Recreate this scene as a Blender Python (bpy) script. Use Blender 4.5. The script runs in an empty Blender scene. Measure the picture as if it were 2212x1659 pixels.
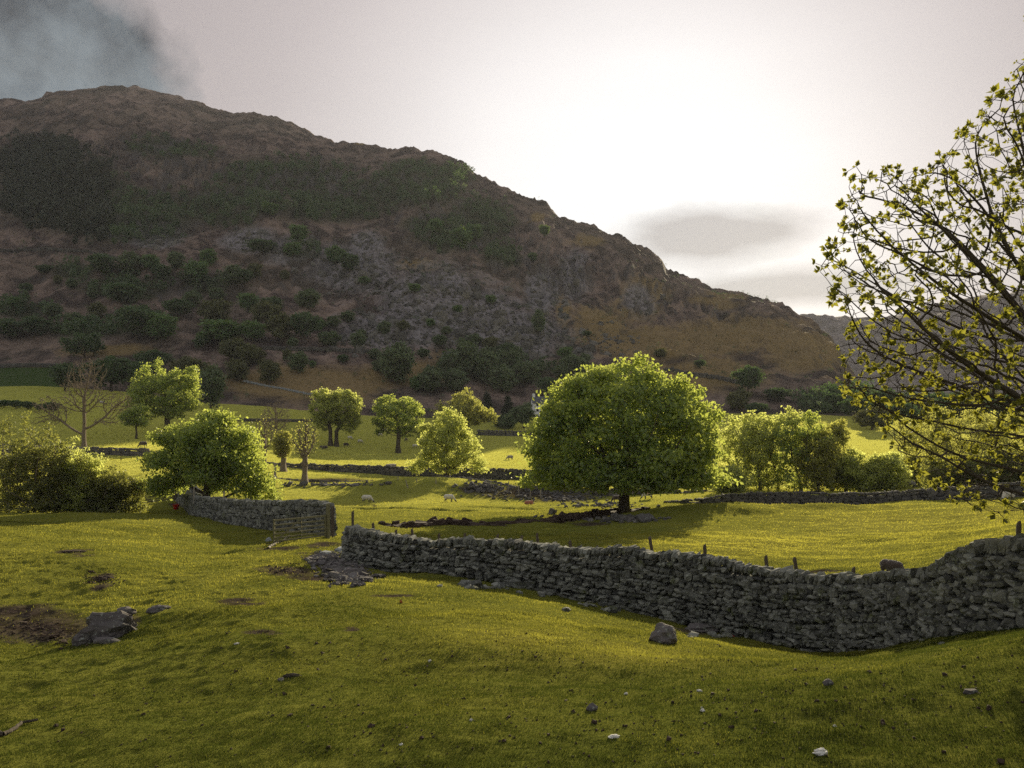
import bpy, bmesh, math, random
import numpy as np
from mathutils import Vector, Matrix, Quaternion
random.seed(7); RNG = np.random.default_rng(7)
COL = bpy.context.scene.collection
F, HY, CX = 853.33, 400.0, 512.0          # focal length in pixels, horizon row, centre column of the photograph
SUN_AZ, SUN_EL = math.radians(18), math.radians(13.2)
S_DIR = Vector((math.sin(SUN_AZ)*math.cos(SUN_EL), math.cos(SUN_AZ)*math.cos(SUN_EL), math.sin(SUN_EL)))

# ------------------------------------------------------------------ mesh helpers
def np_mesh(name, V, faces, mat=None, attrs=None, smooth=False):
    V = np.asarray(V, np.float32).reshape(-1, 3)
    if not isinstance(faces, (list, tuple)): faces = [faces]
    faces = [np.asarray(f, np.int32) for f in faces if len(f)]
    me = bpy.data.meshes.new(name)
    me.vertices.add(len(V)); me.vertices.foreach_set('co', V.ravel())
    nl = sum(f.size for f in faces); npoly = sum(len(f) for f in faces)
    me.loops.add(nl); me.loops.foreach_set('vertex_index', np.concatenate([f.ravel() for f in faces]))
    tot = np.concatenate([np.full(len(f), f.shape[1], np.int32) for f in faces])
    st = np.concatenate([[0], np.cumsum(tot)[:-1]]).astype(np.int32)
    me.polygons.add(npoly); me.polygons.foreach_set('loop_start', st)
    me.polygons.foreach_set('use_smooth', np.full(npoly, smooth, bool))
    me.update(calc_edges=True)
    for k, a in (attrs or {}).items():
        at = me.attributes.new(k, 'FLOAT', 'POINT'); at.data.foreach_set('value', np.asarray(a, np.float32))
    if mat: me.materials.append(mat)
    return me
def link(name, me, parent=None, loc=None, rz=None):
    o = bpy.data.objects.new(name, me); COL.objects.link(o)
    if parent: o.parent = parent
    if loc is not None: o.location = loc
    if rz is not None: o.rotation_euler = (0, 0, rz)
    return o
def tag(o, label=None, cat=None, group=None, kind=None):
    if label: o['label'] = label
    if cat: o['category'] = cat
    if group: o['group'] = group
    if kind: o['kind'] = kind
    return o
def thing(name, label, cat, loc=(0, 0, 0), rz=0, group=None):
    o = link(name, None, loc=loc, rz=rz); return tag(o, label, cat, group)
def copy_tree(o, parent=None):
    c = o.copy(); COL.objects.link(c)
    if parent: c.parent = parent
    for ch in list(o.children): copy_tree(ch, c)
    return c

# ------------------------------------------------------------------ noise
_perm = np.random.default_rng(3).permutation(256); _perm = np.concatenate([_perm, _perm, _perm])
_ga = np.random.default_rng(4).uniform(0, 2*np.pi, 256); _gx, _gy = np.cos(_ga), np.sin(_ga)
def perlin(x, y):
    xi = np.floor(x).astype(int); yi = np.floor(y).astype(int); xf = x-xi; yf = y-yi; xi &= 255; yi &= 255
    u = xf*xf*xf*(xf*(xf*6-15)+10); v = yf*yf*yf*(yf*(yf*6-15)+10)
    def g(ix, iy, fx, fy):
        h = _perm[_perm[ix & 255]+(iy & 255)]; return _gx[h]*fx+_gy[h]*fy
    a = g(xi, yi, xf, yf); b = g(xi+1, yi, xf-1, yf); c = g(xi, yi+1, xf, yf-1); d = g(xi+1, yi+1, xf-1, yf-1)
    return ((a+(b-a)*u)*(1-v)+(c+(d-c)*u)*v)*1.5
def fbm(x, y, s, oct=4, gain=.5, ridged=False):
    t = 0; a = 1.0; x = x/s; y = y/s
    for i in range(oct):
        n = perlin(x+i*17.3, y-i*9.1)
        if ridged: n = 1-2*np.abs(n)
        t = t+a*n; a *= gain; x = x*2.03; y = y*2.03
    return t
def sstep(a, b, x):
    t = np.clip((x-a)/(b-a), 0, 1); return t*t*(3-2*t)

# ------------------------------------------------------------------ terrain
# survey of the ground: (column, [(row, metres ahead), ...]) read off the photograph, turned into world points once
SURVEY = [
 (-130, [(768,8.5),(718,11),(690,13.4),(670,16),(652,18.5),(634,20.8),(606,23.2),(580,26),(552,31),(528,45),(514,62),(502,80),(480,105),(456,140),(430,190),(410,240),(393,280),(366,335)]),
 (0, [(768,8.4),(716,11),(688,13.4),(668,16),(650,18.5),(632,20.8),(606,23.2),(580,26),(553,31),(528,45),(513,62),(508,78),(482,105),(456,138),(430,190),(412,235),(395,275),(370,325)]),
 (100, [(768,8.3),(712,10.8),(682,13.2),(660,16),(642,18.6),(624,20.8),(602,23),(580,25.8),(560,29),(531,43),(515,60),(510,77),(482,105),(456,136),(446,155),(430,192),(412,238),(400,275),(385,320)]),
 (200, [(768,8.2),(708,10.6),(672,13.2),(645,16),(622,18.8),(602,21.5),(586,24.5),(568,31),(545,42),(520,58),(508,72),(495,90),(478,112),(458,140),(432,190),(415,240),(405,290),(397,325)]),
 (270, [(640,15.3),(612,18.8),(592,22.5),(575,26.5),(558,34),(545,41),(529,52),(515,68)]),
 (305, [(768,8.1),(700,10.6),(665,13),(635,16),(608,19.5),(587,23.5),(567,29.5),(550,36),(534,46.5),(520,60),(503,86),(477,130),(465,150),(445,205),(425,255),(408,305),(402,325)]),
 (345, [(604,20),(583,24.5),(563,32),(546,39),(533,47),(515,72),(504,98)]),
 (400, [(768,8),(700,10.4),(668,12.8),(640,15.3),(612,18.8),(594,23),(578,27),(573,30.5),(544,42),(533,52),(519,66),(510,82),(504,100),(486,118),(477,138),(470,152),(456,205),(440,240),(422,290),(412,320)]),
 (512, [(768,8),(700,10.3),(675,12),(650,14.3),(625,17.5),(612,20.5),(600,24),(586,28),(547,41),(534,50),(524,61),(512,80),(505,100),(490,118),(477,138),(470,155),(456,205),(440,250),(426,290),(413,325)]),
 (600, [(768,8),(700,10.3),(672,12.4),(650,15.2),(633,19.5),(617,23.5),(602,27),(552,37),(536,49),(521,68),(513,77),(505,95),(494,112),(480,135),(460,190),(440,250),(422,310)]),
 (700, [(768,7.9),(700,10.2),(680,12),(664,14.2),(652,17.5),(640,21),(625,25),(557,35),(541,44),(520,62),(511,74),(506,84),(494,104),(472,145),(446,220),(426,285),(410,335)]),
 (774, [(642,23),(655,18)]),
 (830, [(768,7.8),(700,10.2),(676,12.2),(660,15.2),(648,21.5),(574,31),(551,41),(530,54),(511,71),(505,82),(493,100),(488,114),(470,150),(446,220),(426,285),(412,330)]),
 (950, [(768,7.6),(700,9.8),(665,12),(645,14.5),(630,18),(562,29),(541,41),(516,60),(499,80),(488,98),(470,140),(447,210),(427,280),(415,330)]),
 (1024, [(768,7.4),(700,9.3),(660,11),(636,13),(618,15.5),(542,31),(520,49),(495,78),(483,95),(468,130),(448,195),(430,265),(417,330)]),
 (1150, [(768,7.3),(690,9.2),(650,11),(624,13),(605,15.5),(535,31),(512,49),(490,78),(480,95),(466,130),(446,195),(430,265),(415,330)])]
_P, _V = [], []
for px, rows in SURVEY:
    for py, Y in rows:
        X = (px-CX)/F*Y; Z = -(py-HY)/F*Y; r = math.hypot(X, Y)
        _P.append((math.atan2(X, Y)*3, math.log(r+1))); _V.append(Z/(r+2))
for a in (-37, -20, 0, 20, 37):
    for r, z in ((.2, -3.1), (1.5, -3.12), (4, -3.2)):
        _P.append((math.radians(a)*3, math.log(r+1))); _V.append(z/(r+2))
_P = np.array(_P); _V = np.array(_V)
def _U(d2): return .5*d2*np.log(d2+1e-12)
_n = len(_P)
_A = np.zeros((_n+3, _n+3)); _A[:_n, :_n] = _U(((_P[:, None]-_P[None])**2).sum(-1))+np.eye(_n)*.0015
_A[:_n, _n] = 1; _A[:_n, _n+1:] = _P; _A[_n, :_n] = 1; _A[_n+1:, :_n] = _P.T
_W = np.linalg.solve(_A, np.concatenate([_V, [0, 0, 0]]))
def _tps(a, l):
    out = np.empty(len(a))
    for i in range(0, len(a), 40000):
        q = np.stack([a[i:i+40000], l[i:i+40000]], 1)
        d2 = ((q[:, None]-_P[None])**2).sum(-1)
        out[i:i+40000] = _U(d2) @ _W[:_n]+_W[_n]+q @ _W[_n+1:]
    return out
AMAX = math.radians(37)
_GA = np.linspace(-AMAX, AMAX, 240); _GL = np.linspace(math.log(1.5), math.log(346.), 420); _aa, _ll = np.meshgrid(_GA, _GL); _GT = _tps(_aa.ravel()*3, _ll.ravel()).reshape(_aa.shape)
def _tfast(a, l):
    x = np.clip((a-_GA[0])/(_GA[1]-_GA[0]), 0, 238.999); y = np.clip((l-_GL[0])/(_GL[1]-_GL[0]), 0, 418.999); i = x.astype(int); j = y.astype(int); x = x-i; y = y-j
    return (_GT[j, i]*(1-x)+_GT[j, i+1]*x)*(1-y)+(_GT[j+1, i]*(1-x)+_GT[j+1, i+1]*x)*y
def ground_base(X, Y, fast=False):
    X = np.asarray(X, float).ravel(); Y = np.asarray(Y, float).ravel()
    r = np.hypot(X, Y); az = np.arctan2(X, Y); re = np.minimum(r, 340); l = np.log(re+1)
    ac = np.clip(az, -AMAX, AMAX); t = _tfast(ac, l) if fast else _tps(ac*3, l)
    k = sstep(AMAX, math.radians(130), np.abs(az))
    tm = -(3.1+.025*re)/(re+2)
    return (t*(1-k)+tm*k)*(re+2)
def rough(X, Y, r):
    n = .15*fbm(X, Y, 7, 2)*sstep(4, 12, r)*(1-.5*sstep(60, 140, r))
    n = n+.26*fbm(X+4, Y*1.25+2, 10, 2)*sstep(8, 13, r)*(1-sstep(22, 30, r))
    n = n+.055*fbm(X+50, Y, 1.6, 2)*(1-sstep(120, 200, r))
    n = n+.019*fbm(X, Y+90, .45, 3)*(1-sstep(40, 90, r))
    n = n+.07*fbm(X, Y*1.7+9, 3.2, 3)*sstep(22, 34, r)*(1-sstep(120, 170, r))
    n = n+.30*fbm(X-30, Y*1.6, 16, 2)*sstep(45, 70, r)*(1-sstep(150, 190, r))
    n = n+1.5*np.exp(-((X+8)/13)**2-((Y-117)/7)**2)+.8*np.exp(-((X-15)/8)**2-((Y-69)/2.6)**2)+.5*np.exp(-((X-24)/9)**2-((Y-72)/2.2)**2)+.7*np.exp(-((X+22)/9)**2-((Y-112)/5)**2)
    for yr0 in (87.0, 91.5): n = n-.28*np.exp(-((Y-yr0-1.2*np.sin(X*.07))/.55)**2)*sstep(-22, -16, X)*sstep(12, 4, X)
    left = sstep(-2, -6, X)*sstep(9, 14, r)*(1-sstep(30, 45, r))
    return n+left*.040*fbm(X, Y, .9, 3, ridged=True)
def zg(X, Y, fast=False):
    X = np.asarray(X, float).ravel(); Y = np.asarray(Y, float).ravel()
    r = np.hypot(X, Y); return ground_base(X, Y, fast)+rough(X, Y, r)

_rx = np.array([-600,-200,0,90,100,200,240,290,380,440,500,560,620,700,720,760,850,880,920,980,1050,1130,1180,1200,1290,1370,1430,1440,1490,1560,1660,1700,1750,1795,1830,1860,1900,1960,2100])/2.16
_ry = np.array([330,250,218,212,203,196,192,194,215,230,250,248,262,298,305,310,328,322,333,350,395,440,452,468,500,535,570,590,610,640,660,678,705,740,790,840,885,930,960])/2.16
_dx = np.array([-300, 0, 200, 400, 600, 750, 850, 950]); _dy = np.array([1150, 1020, 980, 880, 780, 650, 540, 460])
_fx = np.array([-300, 0, 100, 300, 512, 700, 850, 950]); _fy = np.array([330, 322, 305, 285, 300, 300, 300, 320])
_gx0 = np.array([-600, -300, -100, 0, 100, 200, 300, 400, 512, 600, 700, 850, 950, 1100.]); _gy0 = np.interp(_gx0, _fx, _fy); _gz0 = ground_base((_gx0-CX)/F*_gy0, _gy0)
def zm(X, Y, detail=True):
    X = np.asarray(X, float).ravel(); Y = np.asarray(Y, float).ravel()
    px = CX+F*X/np.maximum(Y, 1)
    yr = np.interp(px, _dx, _dy); yf = np.interp(px, _fx, _fy)
    zr = (HY-np.interp(px, _rx, _ry))/F*yr
    zf = np.interp(px, _gx0, _gz0)-1.2
    s = (Y-yf)/(yr-yf); sc = np.clip(s, 0, 1)
    z = zf+(zr-zf)*(sc**1.22)
    z = z-np.clip(s-1, 0, 9)*(yr-yf)*.35+np.minimum(s, 0)*(yr-yf)*.4
    if detail:
        m = sstep(.03, .25, s)*(1-.72*sstep(.82, .98, s))*np.clip((zr+10)/120, .12, 1)
        z = z+m*(9*fbm(X, Y, 130, 3)+11*fbm(X*1.5, Y*.8, 60, 4, ridged=True)*.5)
        crag = np.exp(-((s-.62)/.16)**2)*sstep(.9, 1.25, 1+fbm(X, Y, 90, 2))
        z = z+m*crag*7*fbm(X*2.2, Y*.7, 26, 4, .6, ridged=True)
        z = z+(1.2*fbm(X, Y, 14, 4, .6)+1.1*fbm(X, Y, 24, 3, .6, ridged=True))*sstep(.02, .2, s)
        z = z+2.2*fbm(X*1.1, Y*.15, 22, 4, .62, ridged=True)*sstep(.85, 1, s)*np.clip((px-330)/200, .1, 1)
        z = z+1.6*np.round(fbm(X, Y, 45, 2)*2)*sstep(.05, .2, s)*(1-sstep(.9, 1, s))
    return z
def hit(px, py, y0=4.0, y1=1150.0, mountain=True):
    """where the line of sight through (px, py) of the photograph meets the land beyond y0 metres"""
    Y = np.geomspace(y0, y1, 900); X = (px-CX)/F*Y
    H = zg(X, Y, True)
    if mountain: H = np.maximum(H, np.where(Y > 230, zm(X, Y), -1e9))
    ray = -(py-HY)/F*Y; k = np.argmax(H >= ray)
    if not (H >= ray).any(): k = len(Y)-1
    h = zg(X[k:k+1], Y[k:k+1])[0]
    if mountain and Y[k] > 230: h = max(h, zm(X[k:k+1], Y[k:k+1])[0])
    return Vector((X[k], Y[k], h))
def at(px, Y, mountain=False):
    X = (px-CX)/F*Y; z = zg([X], [Y])[0]
    if mountain: z = max(z, zm([X], [Y])[0])
    return Vector((X, Y, z))
def pix(P): return CX+F*P[:, 0]/P[:, 1], HY-F*P[:, 2]/P[:, 1]

# ------------------------------------------------------------------ materials
class N:
    def __init__(s, name):
        s.m = bpy.data.materials.new(name); s.m.use_nodes = True; s.t = s.m.node_tree; s.t.nodes.clear()
        s.out = s.t.nodes.new('ShaderNodeOutputMaterial')
    def n(s, typ, **kw):
        nd = s.t.nodes.new('ShaderNode'+typ)
        for k, v in kw.items():
            if k.startswith('_'): setattr(nd, k[1:], v)
        for k, v in kw.items():
            if not k.startswith('_'):
                i = nd.inputs[int(k[1:])] if k[0] == 'i' and k[1:].isdigit() else nd.inputs[k.replace('__', ' ')]
                s.set(i, v)
        return nd
    def set(s, i, v):
        if isinstance(v, bpy.types.NodeSocket): s.t.links.new(v, i)
        elif isinstance(v, bpy.types.Node): s.t.links.new(v.outputs[0], i)
        else: i.default_value = (*v, 1) if isinstance(v, tuple) and len(v) == 3 and i.type == 'RGBA' else v
    def attr(s, nm): return s.n('Attribute', _attribute_name=nm).outputs['Fac']
    def co(s): return s.n('TexCoord').outputs['Object']
    def noise(s, scale, detail=4, rough=.55, vec=None, out='Fac'):
        nd = s.n('TexNoise', Scale=scale, Detail=detail, Roughness=rough)
        s.set(nd.inputs['Vector'], vec if vec is not None else s.co()); return nd.outputs[out]
    def math(s, op, a, b=0.0, clamp=False):
        return s.n('Math', _operation=op, _use_clamp=clamp, i0=a, i1=b).outputs[0]
    def ramp(s, fac, lo, hi):
        nd = s.n('MapRange', Value=fac); nd.inputs['From Min'].default_value = lo; nd.inputs['From Max'].default_value = hi
        return nd.outputs[0]
    def mix(s, f, a, b, blend='MIX'):
        nd = s.n('Mix', _data_type='RGBA', _blend_type=blend); s.set(nd.inputs[0], f); s.set(nd.inputs[6], a); s.set(nd.inputs[7], b)
        return nd.outputs[2]
    def bump(s, h, strength=.5, dist=.05): return s.n('Bump', Height=h, Strength=strength, Distance=dist).outputs[0]
    def pbr(s, col, rough=.9, nrm=None, spec=.2, **kw):
        p = s.n('BsdfPrincipled'); s.set(p.inputs['Base Color'], col); s.set(p.inputs['Roughness'], rough)
        s.set(p.inputs['Specular IOR Level'], spec)
        for k, v in kw.items(): s.set(p.inputs[k.replace('__', ' ')], v)
        if nrm is not None: s.set(p.inputs['Normal'], nrm)
        s.t.links.new(p.outputs[0], s.out.inputs[0]); return s.m

def leaf_mat(name, dark, light, trans, tw=.5, gloss=.0):
    s = N(name); t = s.attr('tint')
    c = s.mix(t, dark, light)
    tc = s.mix(t, tuple(x*.75 for x in trans), trans)
    d = s.n('BsdfDiffuse', Color=c); tr = s.n('BsdfTranslucent', Color=tc)
    m = s.n('MixShader', i0=tw); s.t.links.new(d.outputs[0], m.inputs[1]); s.t.links.new(tr.outputs[0], m.inputs[2])
    g = s.n('BsdfGlossy', Color=(.8, .8, .7), Roughness=.45)
    m2 = s.n('MixShader', i0=.05+gloss); s.t.links.new(m.outputs[0], m2.inputs[1]); s.t.links.new(g.outputs[0], m2.inputs[2])
    s.t.links.new(m2.outputs[0], s.out.inputs[0]); return s.m
LEAF = {
 'sycamore': leaf_mat('sycamore_leaf', (.042, .085, .018), (.09, .15, .03), (.66, .74, .14), .54),
 'fresh': leaf_mat('fresh_leaf', (.07, .10, .018), (.16, .19, .045), (.80, .84, .22), .66),
 'gold': leaf_mat('golden_leaf', (.08, .088, .016), (.16, .16, .034), (.64, .64, .14), .58),
 'near': leaf_mat('near_leaf', (.030, .040, .009), (.085, .09, .016), (.46, .45, .05), .45),
 'fell': leaf_mat('fell_leaf', (.028, .060, .020), (.060, .108, .034), (.12, .20, .05), .35),
 'fellpale': leaf_mat('fell_pale_leaf', (.06, .095, .042), (.11, .155, .065), (.18, .24, .08), .35),
 'fellolive': leaf_mat('fell_olive_leaf', (.055, .068, .02), (.10, .11, .03), (.16, .16, .04), .35),
 'conifer': leaf_mat('conifer_leaf', (.010, .018, .008), (.018, .030, .012), (.03, .05, .02), .2),
 'hedge': leaf_mat('hedge_leaf', (.05, .068, .014), (.11, .118, .028), (.44, .45, .09), .5),
}
def bark(name, c1, c2, sc=6):
    s = N(name); n = s.noise(sc, 5, .65); n2 = s.noise(sc*4, 4)
    return s.pbr(s.mix(n, c1, c2), .95, s.bump(n2, .7, .03))
BARK = bark('bark', (.035, .027, .020), (.10, .082, .062)); BARKP = bark('pale_bark', (.095, .074, .055), (.22, .175, .125))
def stone_mat(name, c1, c2, moss=.5):
    s = N(name); t = s.attr('tint'); o = s.co()
    c = s.mix(t, c1, c2); n = s.noise(3.5, 5, .7, o)
    c = s.mix(s.math('MULTIPLY', s.ramp(n, .35, .75), .55), c, (.07, .072, .066))
    c = s.mix(s.math('MULTIPLY', s.ramp(s.noise(2.1, 5, .7, o), .56, .68), moss), c, (.075, .085, .025))
    c = s.mix(s.math('MULTIPLY', s.ramp(s.noise(11, 3, .7, o), .59, .68), .7), c, (.38, .41, .34))
    return s.pbr(c, .95, s.bump(s.noise(18, 6, .7, o), .6, .02))
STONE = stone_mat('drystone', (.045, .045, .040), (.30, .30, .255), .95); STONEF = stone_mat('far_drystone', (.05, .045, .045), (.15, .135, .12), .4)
ROCK = stone_mat('boulder_rock', (.065, .055, .052), (.17, .15, .145), .3); SLAB = stone_mat('pale_slab', (.25, .27, .28), (.36, .38, .39), .15)
def wood_mat(name, c1, c2):
    s = N(name); o = s.n('Mapping', Vector=s.co()); o.inputs['Scale'].default_value = (30, 30, 3)
    n = s.noise(1.0, 5, .6, o.outputs[0]); return s.pbr(s.mix(n, c1, c2), .9, s.bump(n, .5, .01))
WOOD = wood_mat('weathered_wood', (.035, .028, .02), (.13, .105, .08)); WOODP = wood_mat('grey_wood', (.16, .14, .11), (.34, .30, .24))
WOODG = wood_mat('mossy_gate_wood', (.09, .085, .035), (.22, .20, .11))

# pasture
def pasture():
    s = N('pasture'); o = s.co(); ea = s.attr('earth'); dry = s.attr('dry'); far = s.attr('far')
    n1 = s.noise(.18, 4, .6, o); n2 = s.noise(1.6, 5, .6, o); n3 = s.noise(14, 5, .7, o)
    c = s.mix(s.ramp(n1, .35, .65), (.042, .056, .010), (.085, .090, .016))
    c = s.mix(s.math('MULTIPLY', s.ramp(n2, .45, .75), .5), c, (.12, .115, .022))
    c = s.mix(s.math('MULTIPLY', s.ramp(n3, .5, .8), .45), c, (.03, .04, .010))
    c = s.mix(s.math('MULTIPLY', dry, .6), c, (.20, .165, .035)); c = s.mix(s.math('MULTIPLY', far, .55), c, (.150, .160, .034))  # dry also carries the painted sunlit band; far lightens distant fields as if sunlit
    e = s.mix(s.ramp(s.noise(3, 5, .7, o), .35, .65), (.024, .017, .014), (.070, .054, .046))
    m = s.ramp(s.math('ADD', ea, s.math('MULTIPLY', s.math('SUBTRACT', n2, .5), .9)), .42, .58)
    c = s.mix(m, c, e)
    h = s.math('ADD', s.math('MULTIPLY', s.noise(3.2, 4, .6, o), 1.0), s.math('MULTIPLY', n3, .35))
    nm = s.bump(h, 1.0, .10)
    p = s.n('BsdfPrincipled', Roughness=.9, Normal=nm); s.set(p.inputs['Base Color'], c)
    p.inputs['Specular IOR Level'].default_value = .0
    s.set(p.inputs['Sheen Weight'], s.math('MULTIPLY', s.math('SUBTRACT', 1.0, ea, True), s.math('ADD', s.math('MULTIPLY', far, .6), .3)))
    p.inputs['Sheen Roughness'].default_value = .4; s.set(p.inputs['Sheen Tint'], (.74, .72, .14))
    s.t.links.new(p.outputs[0], s.out.inputs[0]); return s.m
def mountain_mat(name='fell_ground', k=1.0):
    s = N(name); o = s.co(); sc = s.attr('scree'); gr = s.attr('grass'); wd = s.attr('wood'); fd = s.attr('field')
    n0 = s.noise(.012, 5, .6, o); n1 = s.noise(.06, 6, .65, o); n2 = s.noise(.35, 5, .7, o)
    c = s.mix(s.ramp(n1, .42, .60), (.060*k, .044*k, .040*k), (.25*k, .180*k, .145*k))
    c = s.mix(s.math('MULTIPLY', s.ramp(n0, .42, .62), .4), c, (.055, .050, .032))
    jit = s.math('MULTIPLY', s.math('SUBTRACT', n1, .5), 1.3)
    c = s.mix(s.math('MULTIPLY', s.ramp(s.math('ADD', gr, jit), .35, .7), .85), c, s.mix(n2, (.12, .092, .034), (.33, .225, .10)))
    scc = s.mix(s.ramp(n2, .4, .6), (.13, .118, .125), (.26, .24, .245))
    c = s.mix(s.math('MULTIPLY', s.ramp(s.math('ADD', sc, jit), .35, .7), .85), c, scc)
    c = s.mix(s.math('MULTIPLY', s.ramp(s.math('ADD', wd, jit), .35, .7), .85), c, s.mix(n2, (.014, .022, .009), (.034, .044, .018)))
    c = s.mix(s.ramp(fd, .4, .6), c, (.040, .070, .014))
    geo = s.n('NewGeometry'); sp = s.n('SeparateXYZ', Vector=geo.outputs['Normal'])
    steep = s.ramp(sp.outputs[2], .66, .42)
    c = s.mix(s.math('MULTIPLY', steep, .8), c, s.mix(n2, (.045, .040, .042), (.15, .135, .13)))
    c = s.mix(s.math('MULTIPLY', s.ramp(s.noise(.9, 3, .6, o), .60, .66), .7), c, (.016, .020, .010))
    return s.pbr(c, .95, s.bump(s.math('ADD', n2, s.math('MULTIPLY', n1, 2.0)), .9, 1.6), .05)

def blob_mask(px, py, blobs, wob=0):
    m = np.zeros_like(px)
    for cx, cy, rx, ry in blobs: m = np.maximum(m, np.exp(-(((px-cx)/rx)**2+((py-cy)/ry)**2)*1.1))
    return m
EARTH = [(525,493,66,8),(480,489,30,5),(560,497,45,7),(345,566,26,13),(325,546,22,5),(318,560,20,7),(352,575,26,8),(40,628,80,19),(20,612,60,10),(75,551,30,4),(103,577,18,5),(102,588,16,5),(285,571,34,4),(310,577,30,5),(240,602,30,4),(262,633,24,3),(345,627,12,3),(700,630,28,5),
         (280,548,30,3),(375,506,3,1),(330,480,50,2.5),(590,524,22,3),(395,596,30,2),(175,505,8,2),(120,622,30,10),(700,594,2,1),(820,571,40,2.5),(900,560,1,1)]
DRY_LIT = [(880,522,120,22),(980,515,80,14),(430,500,90,4),(760,545,120,16),(520,640,90,20),(600,655,150,18),(330,505,60,3)]  # yellow dry grass, plus foreground blobs painting a sunlit band into the sward
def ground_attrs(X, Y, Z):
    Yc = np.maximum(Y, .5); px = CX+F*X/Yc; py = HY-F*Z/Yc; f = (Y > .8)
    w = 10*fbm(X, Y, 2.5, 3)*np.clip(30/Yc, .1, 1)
    return blob_mask(px+w, py+w*.4, EARTH)*f, blob_mask(px, py, DRY_LIT)*f*.8+.25*np.clip(fbm(X, Y, 5, 3), 0, 1), sstep(60, 130, Y)  # second mask mixes dry grass with painted sunlight; third lightens distant turf

def build_ground(mat):
    az = np.concatenate([np.linspace(-180, -40, 60)[:-1], np.linspace(-40, 40, 900), np.linspace(40, 180, 60)[1:-1]])*math.pi/180
    r = np.concatenate([[.05, .6, 1.6, 3, 4.6], np.geomspace(6.2, 345, 740), np.geomspace(365, 3300, 26)])
    A, R = np.meshgrid(az, r); X = (R*np.sin(A)).ravel(); Y = (R*np.cos(A)).ravel(); Z = zg(X, Y)
    nr, na = len(r), len(az); i = np.arange(nr-1)[:, None]*na; j = np.arange(na)[None]; jn = (j+1) % na
    q = np.stack([i+j, i+jn, i+na+jn, i+na+j], -1).reshape(-1, 4)
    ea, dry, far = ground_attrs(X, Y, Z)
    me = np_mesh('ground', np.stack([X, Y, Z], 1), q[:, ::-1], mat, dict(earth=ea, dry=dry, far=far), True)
    return tag(link('ground', me), kind='structure')
WOODM = [(60,190,85,48),(130,215,90,40),(40,160,60,30),(220,205,50,28),(170,150,60,12),(280,175,90,22),(330,205,80,20),(400,190,90,22),(455,230,60,24),(480,215,40,22),(120,285,60,14),(20,310,40,12),(70,270,30,10),(200,285,36,12),(250,200,50,18),(430,175,60,16),(500,255,24,16),(90,330,60,10),(510,375,60,12),(470,370,40,10),(840,405,50,14),(890,400,50,16),(300,250,22,9)]
SCREE = [(430,300,70,42),(350,270,60,34),(290,250,40,18),(480,320,60,40),(520,330,60,30),(390,330,70,22),(160,238,36,10),(545,290,22,30),(370,242,20,16),(575,275,18,30),(140,228,40,12),(250,240,36,14),(500,350,60,16),(640,300,20,20)]
GRASSM = [(600,325,40,28),(650,345,70,24),(720,340,70,26),(760,330,70,20),(800,350,60,30),(300,385,110,26),(400,375,70,16),(640,300,30,26),(540,215,10,5),(360,145,14,4),(700,375,90,20),(110,350,60,8),(590,240,20,10),(720,300,40,8),(30,385,70,22),(460,360,40,14),(560,310,10,30),(420,265,30,10)]
def build_mountain(mat):
    u = np.linspace(-1.15, .62, 1000); v = np.geomspace(275, 1420, 560)
    Ug, Vg = np.meshgrid(u, v); Y = Vg.ravel(); X = Ug.ravel()*Y; Z = zm(X, Y)
    nr, nc = len(v), len(u); i = np.arange(nr-1)[:, None]*nc; j = np.arange(nc-1)[None]
    q = np.stack([i+j, i+j+1, i+nc+j+1, i+nc+j], -1).reshape(-1, 4)
    px = CX+F*X/Y; py = HY-F*Z/Y
    w = 9*fbm(X, Y, 70, 3)
    wd, sc, gr = blob_mask(px+w, py+w*.6, WOODM), blob_mask(px+w, py-w*.5, SCREE), blob_mask(px-w, py+w*.6, GRASSM)
    me = np_mesh('mountain', np.stack([X, Y, Z], 1), q, mat, dict(wood=wd, scree=sc, grass=gr, field=sstep(66, 56, px+2*np.sin(py))*sstep(366, 369, py+px*.0)*sstep(420, 380, Y)), True)
    tag(link('mountain', me), kind='structure')
    return X, Y, Z, px, py, wd, sc, gr
def build_far_hill(mat):
    u = np.linspace(.1, 1.5, 300); v = np.geomspace(1000, 2600, 120)
    Ug, Vg = np.meshgrid(u, v); Y = Vg.ravel(); X = Ug.ravel()*Y; px = CX+F*X/Y
    ry = np.interp(px, [600, 700, 790, 840, 880, 930, 980, 1024, 1100, 1300, 1700], [330, 316, 314, 320, 322, 308, 296, 290, 280, 260, 300])
    s = (Y-1000)/(1750-1000); sc = np.clip(s, 0, 1); zr = (HY-ry)/F*1750
    Z = -14+(zr+14)*sc**1.1-np.clip(s-1, 0, 9)*300
    Z = Z+sstep(.03, .3, s)*(1-.6*sstep(.85, 1, s))*(22*fbm(X, Y, 240, 5)+12*fbm(X, Y, 100, 4, ridged=True))
    nr, nc = len(v), len(u); i = np.arange(nr-1)[:, None]*nc; j = np.arange(nc-1)[None]
    q = np.stack([i+j, i+j+1, i+nc+j+1, i+nc+j], -1).reshape(-1, 4)
    z0 = np.zeros(len(X))
    me = np_mesh('far_hill', np.stack([X, Y, Z], 1), q, mat, dict(wood=z0, scree=z0+.5, grass=z0+.1), True)
    tag(link('far_hill', me), kind='structure')

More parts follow.
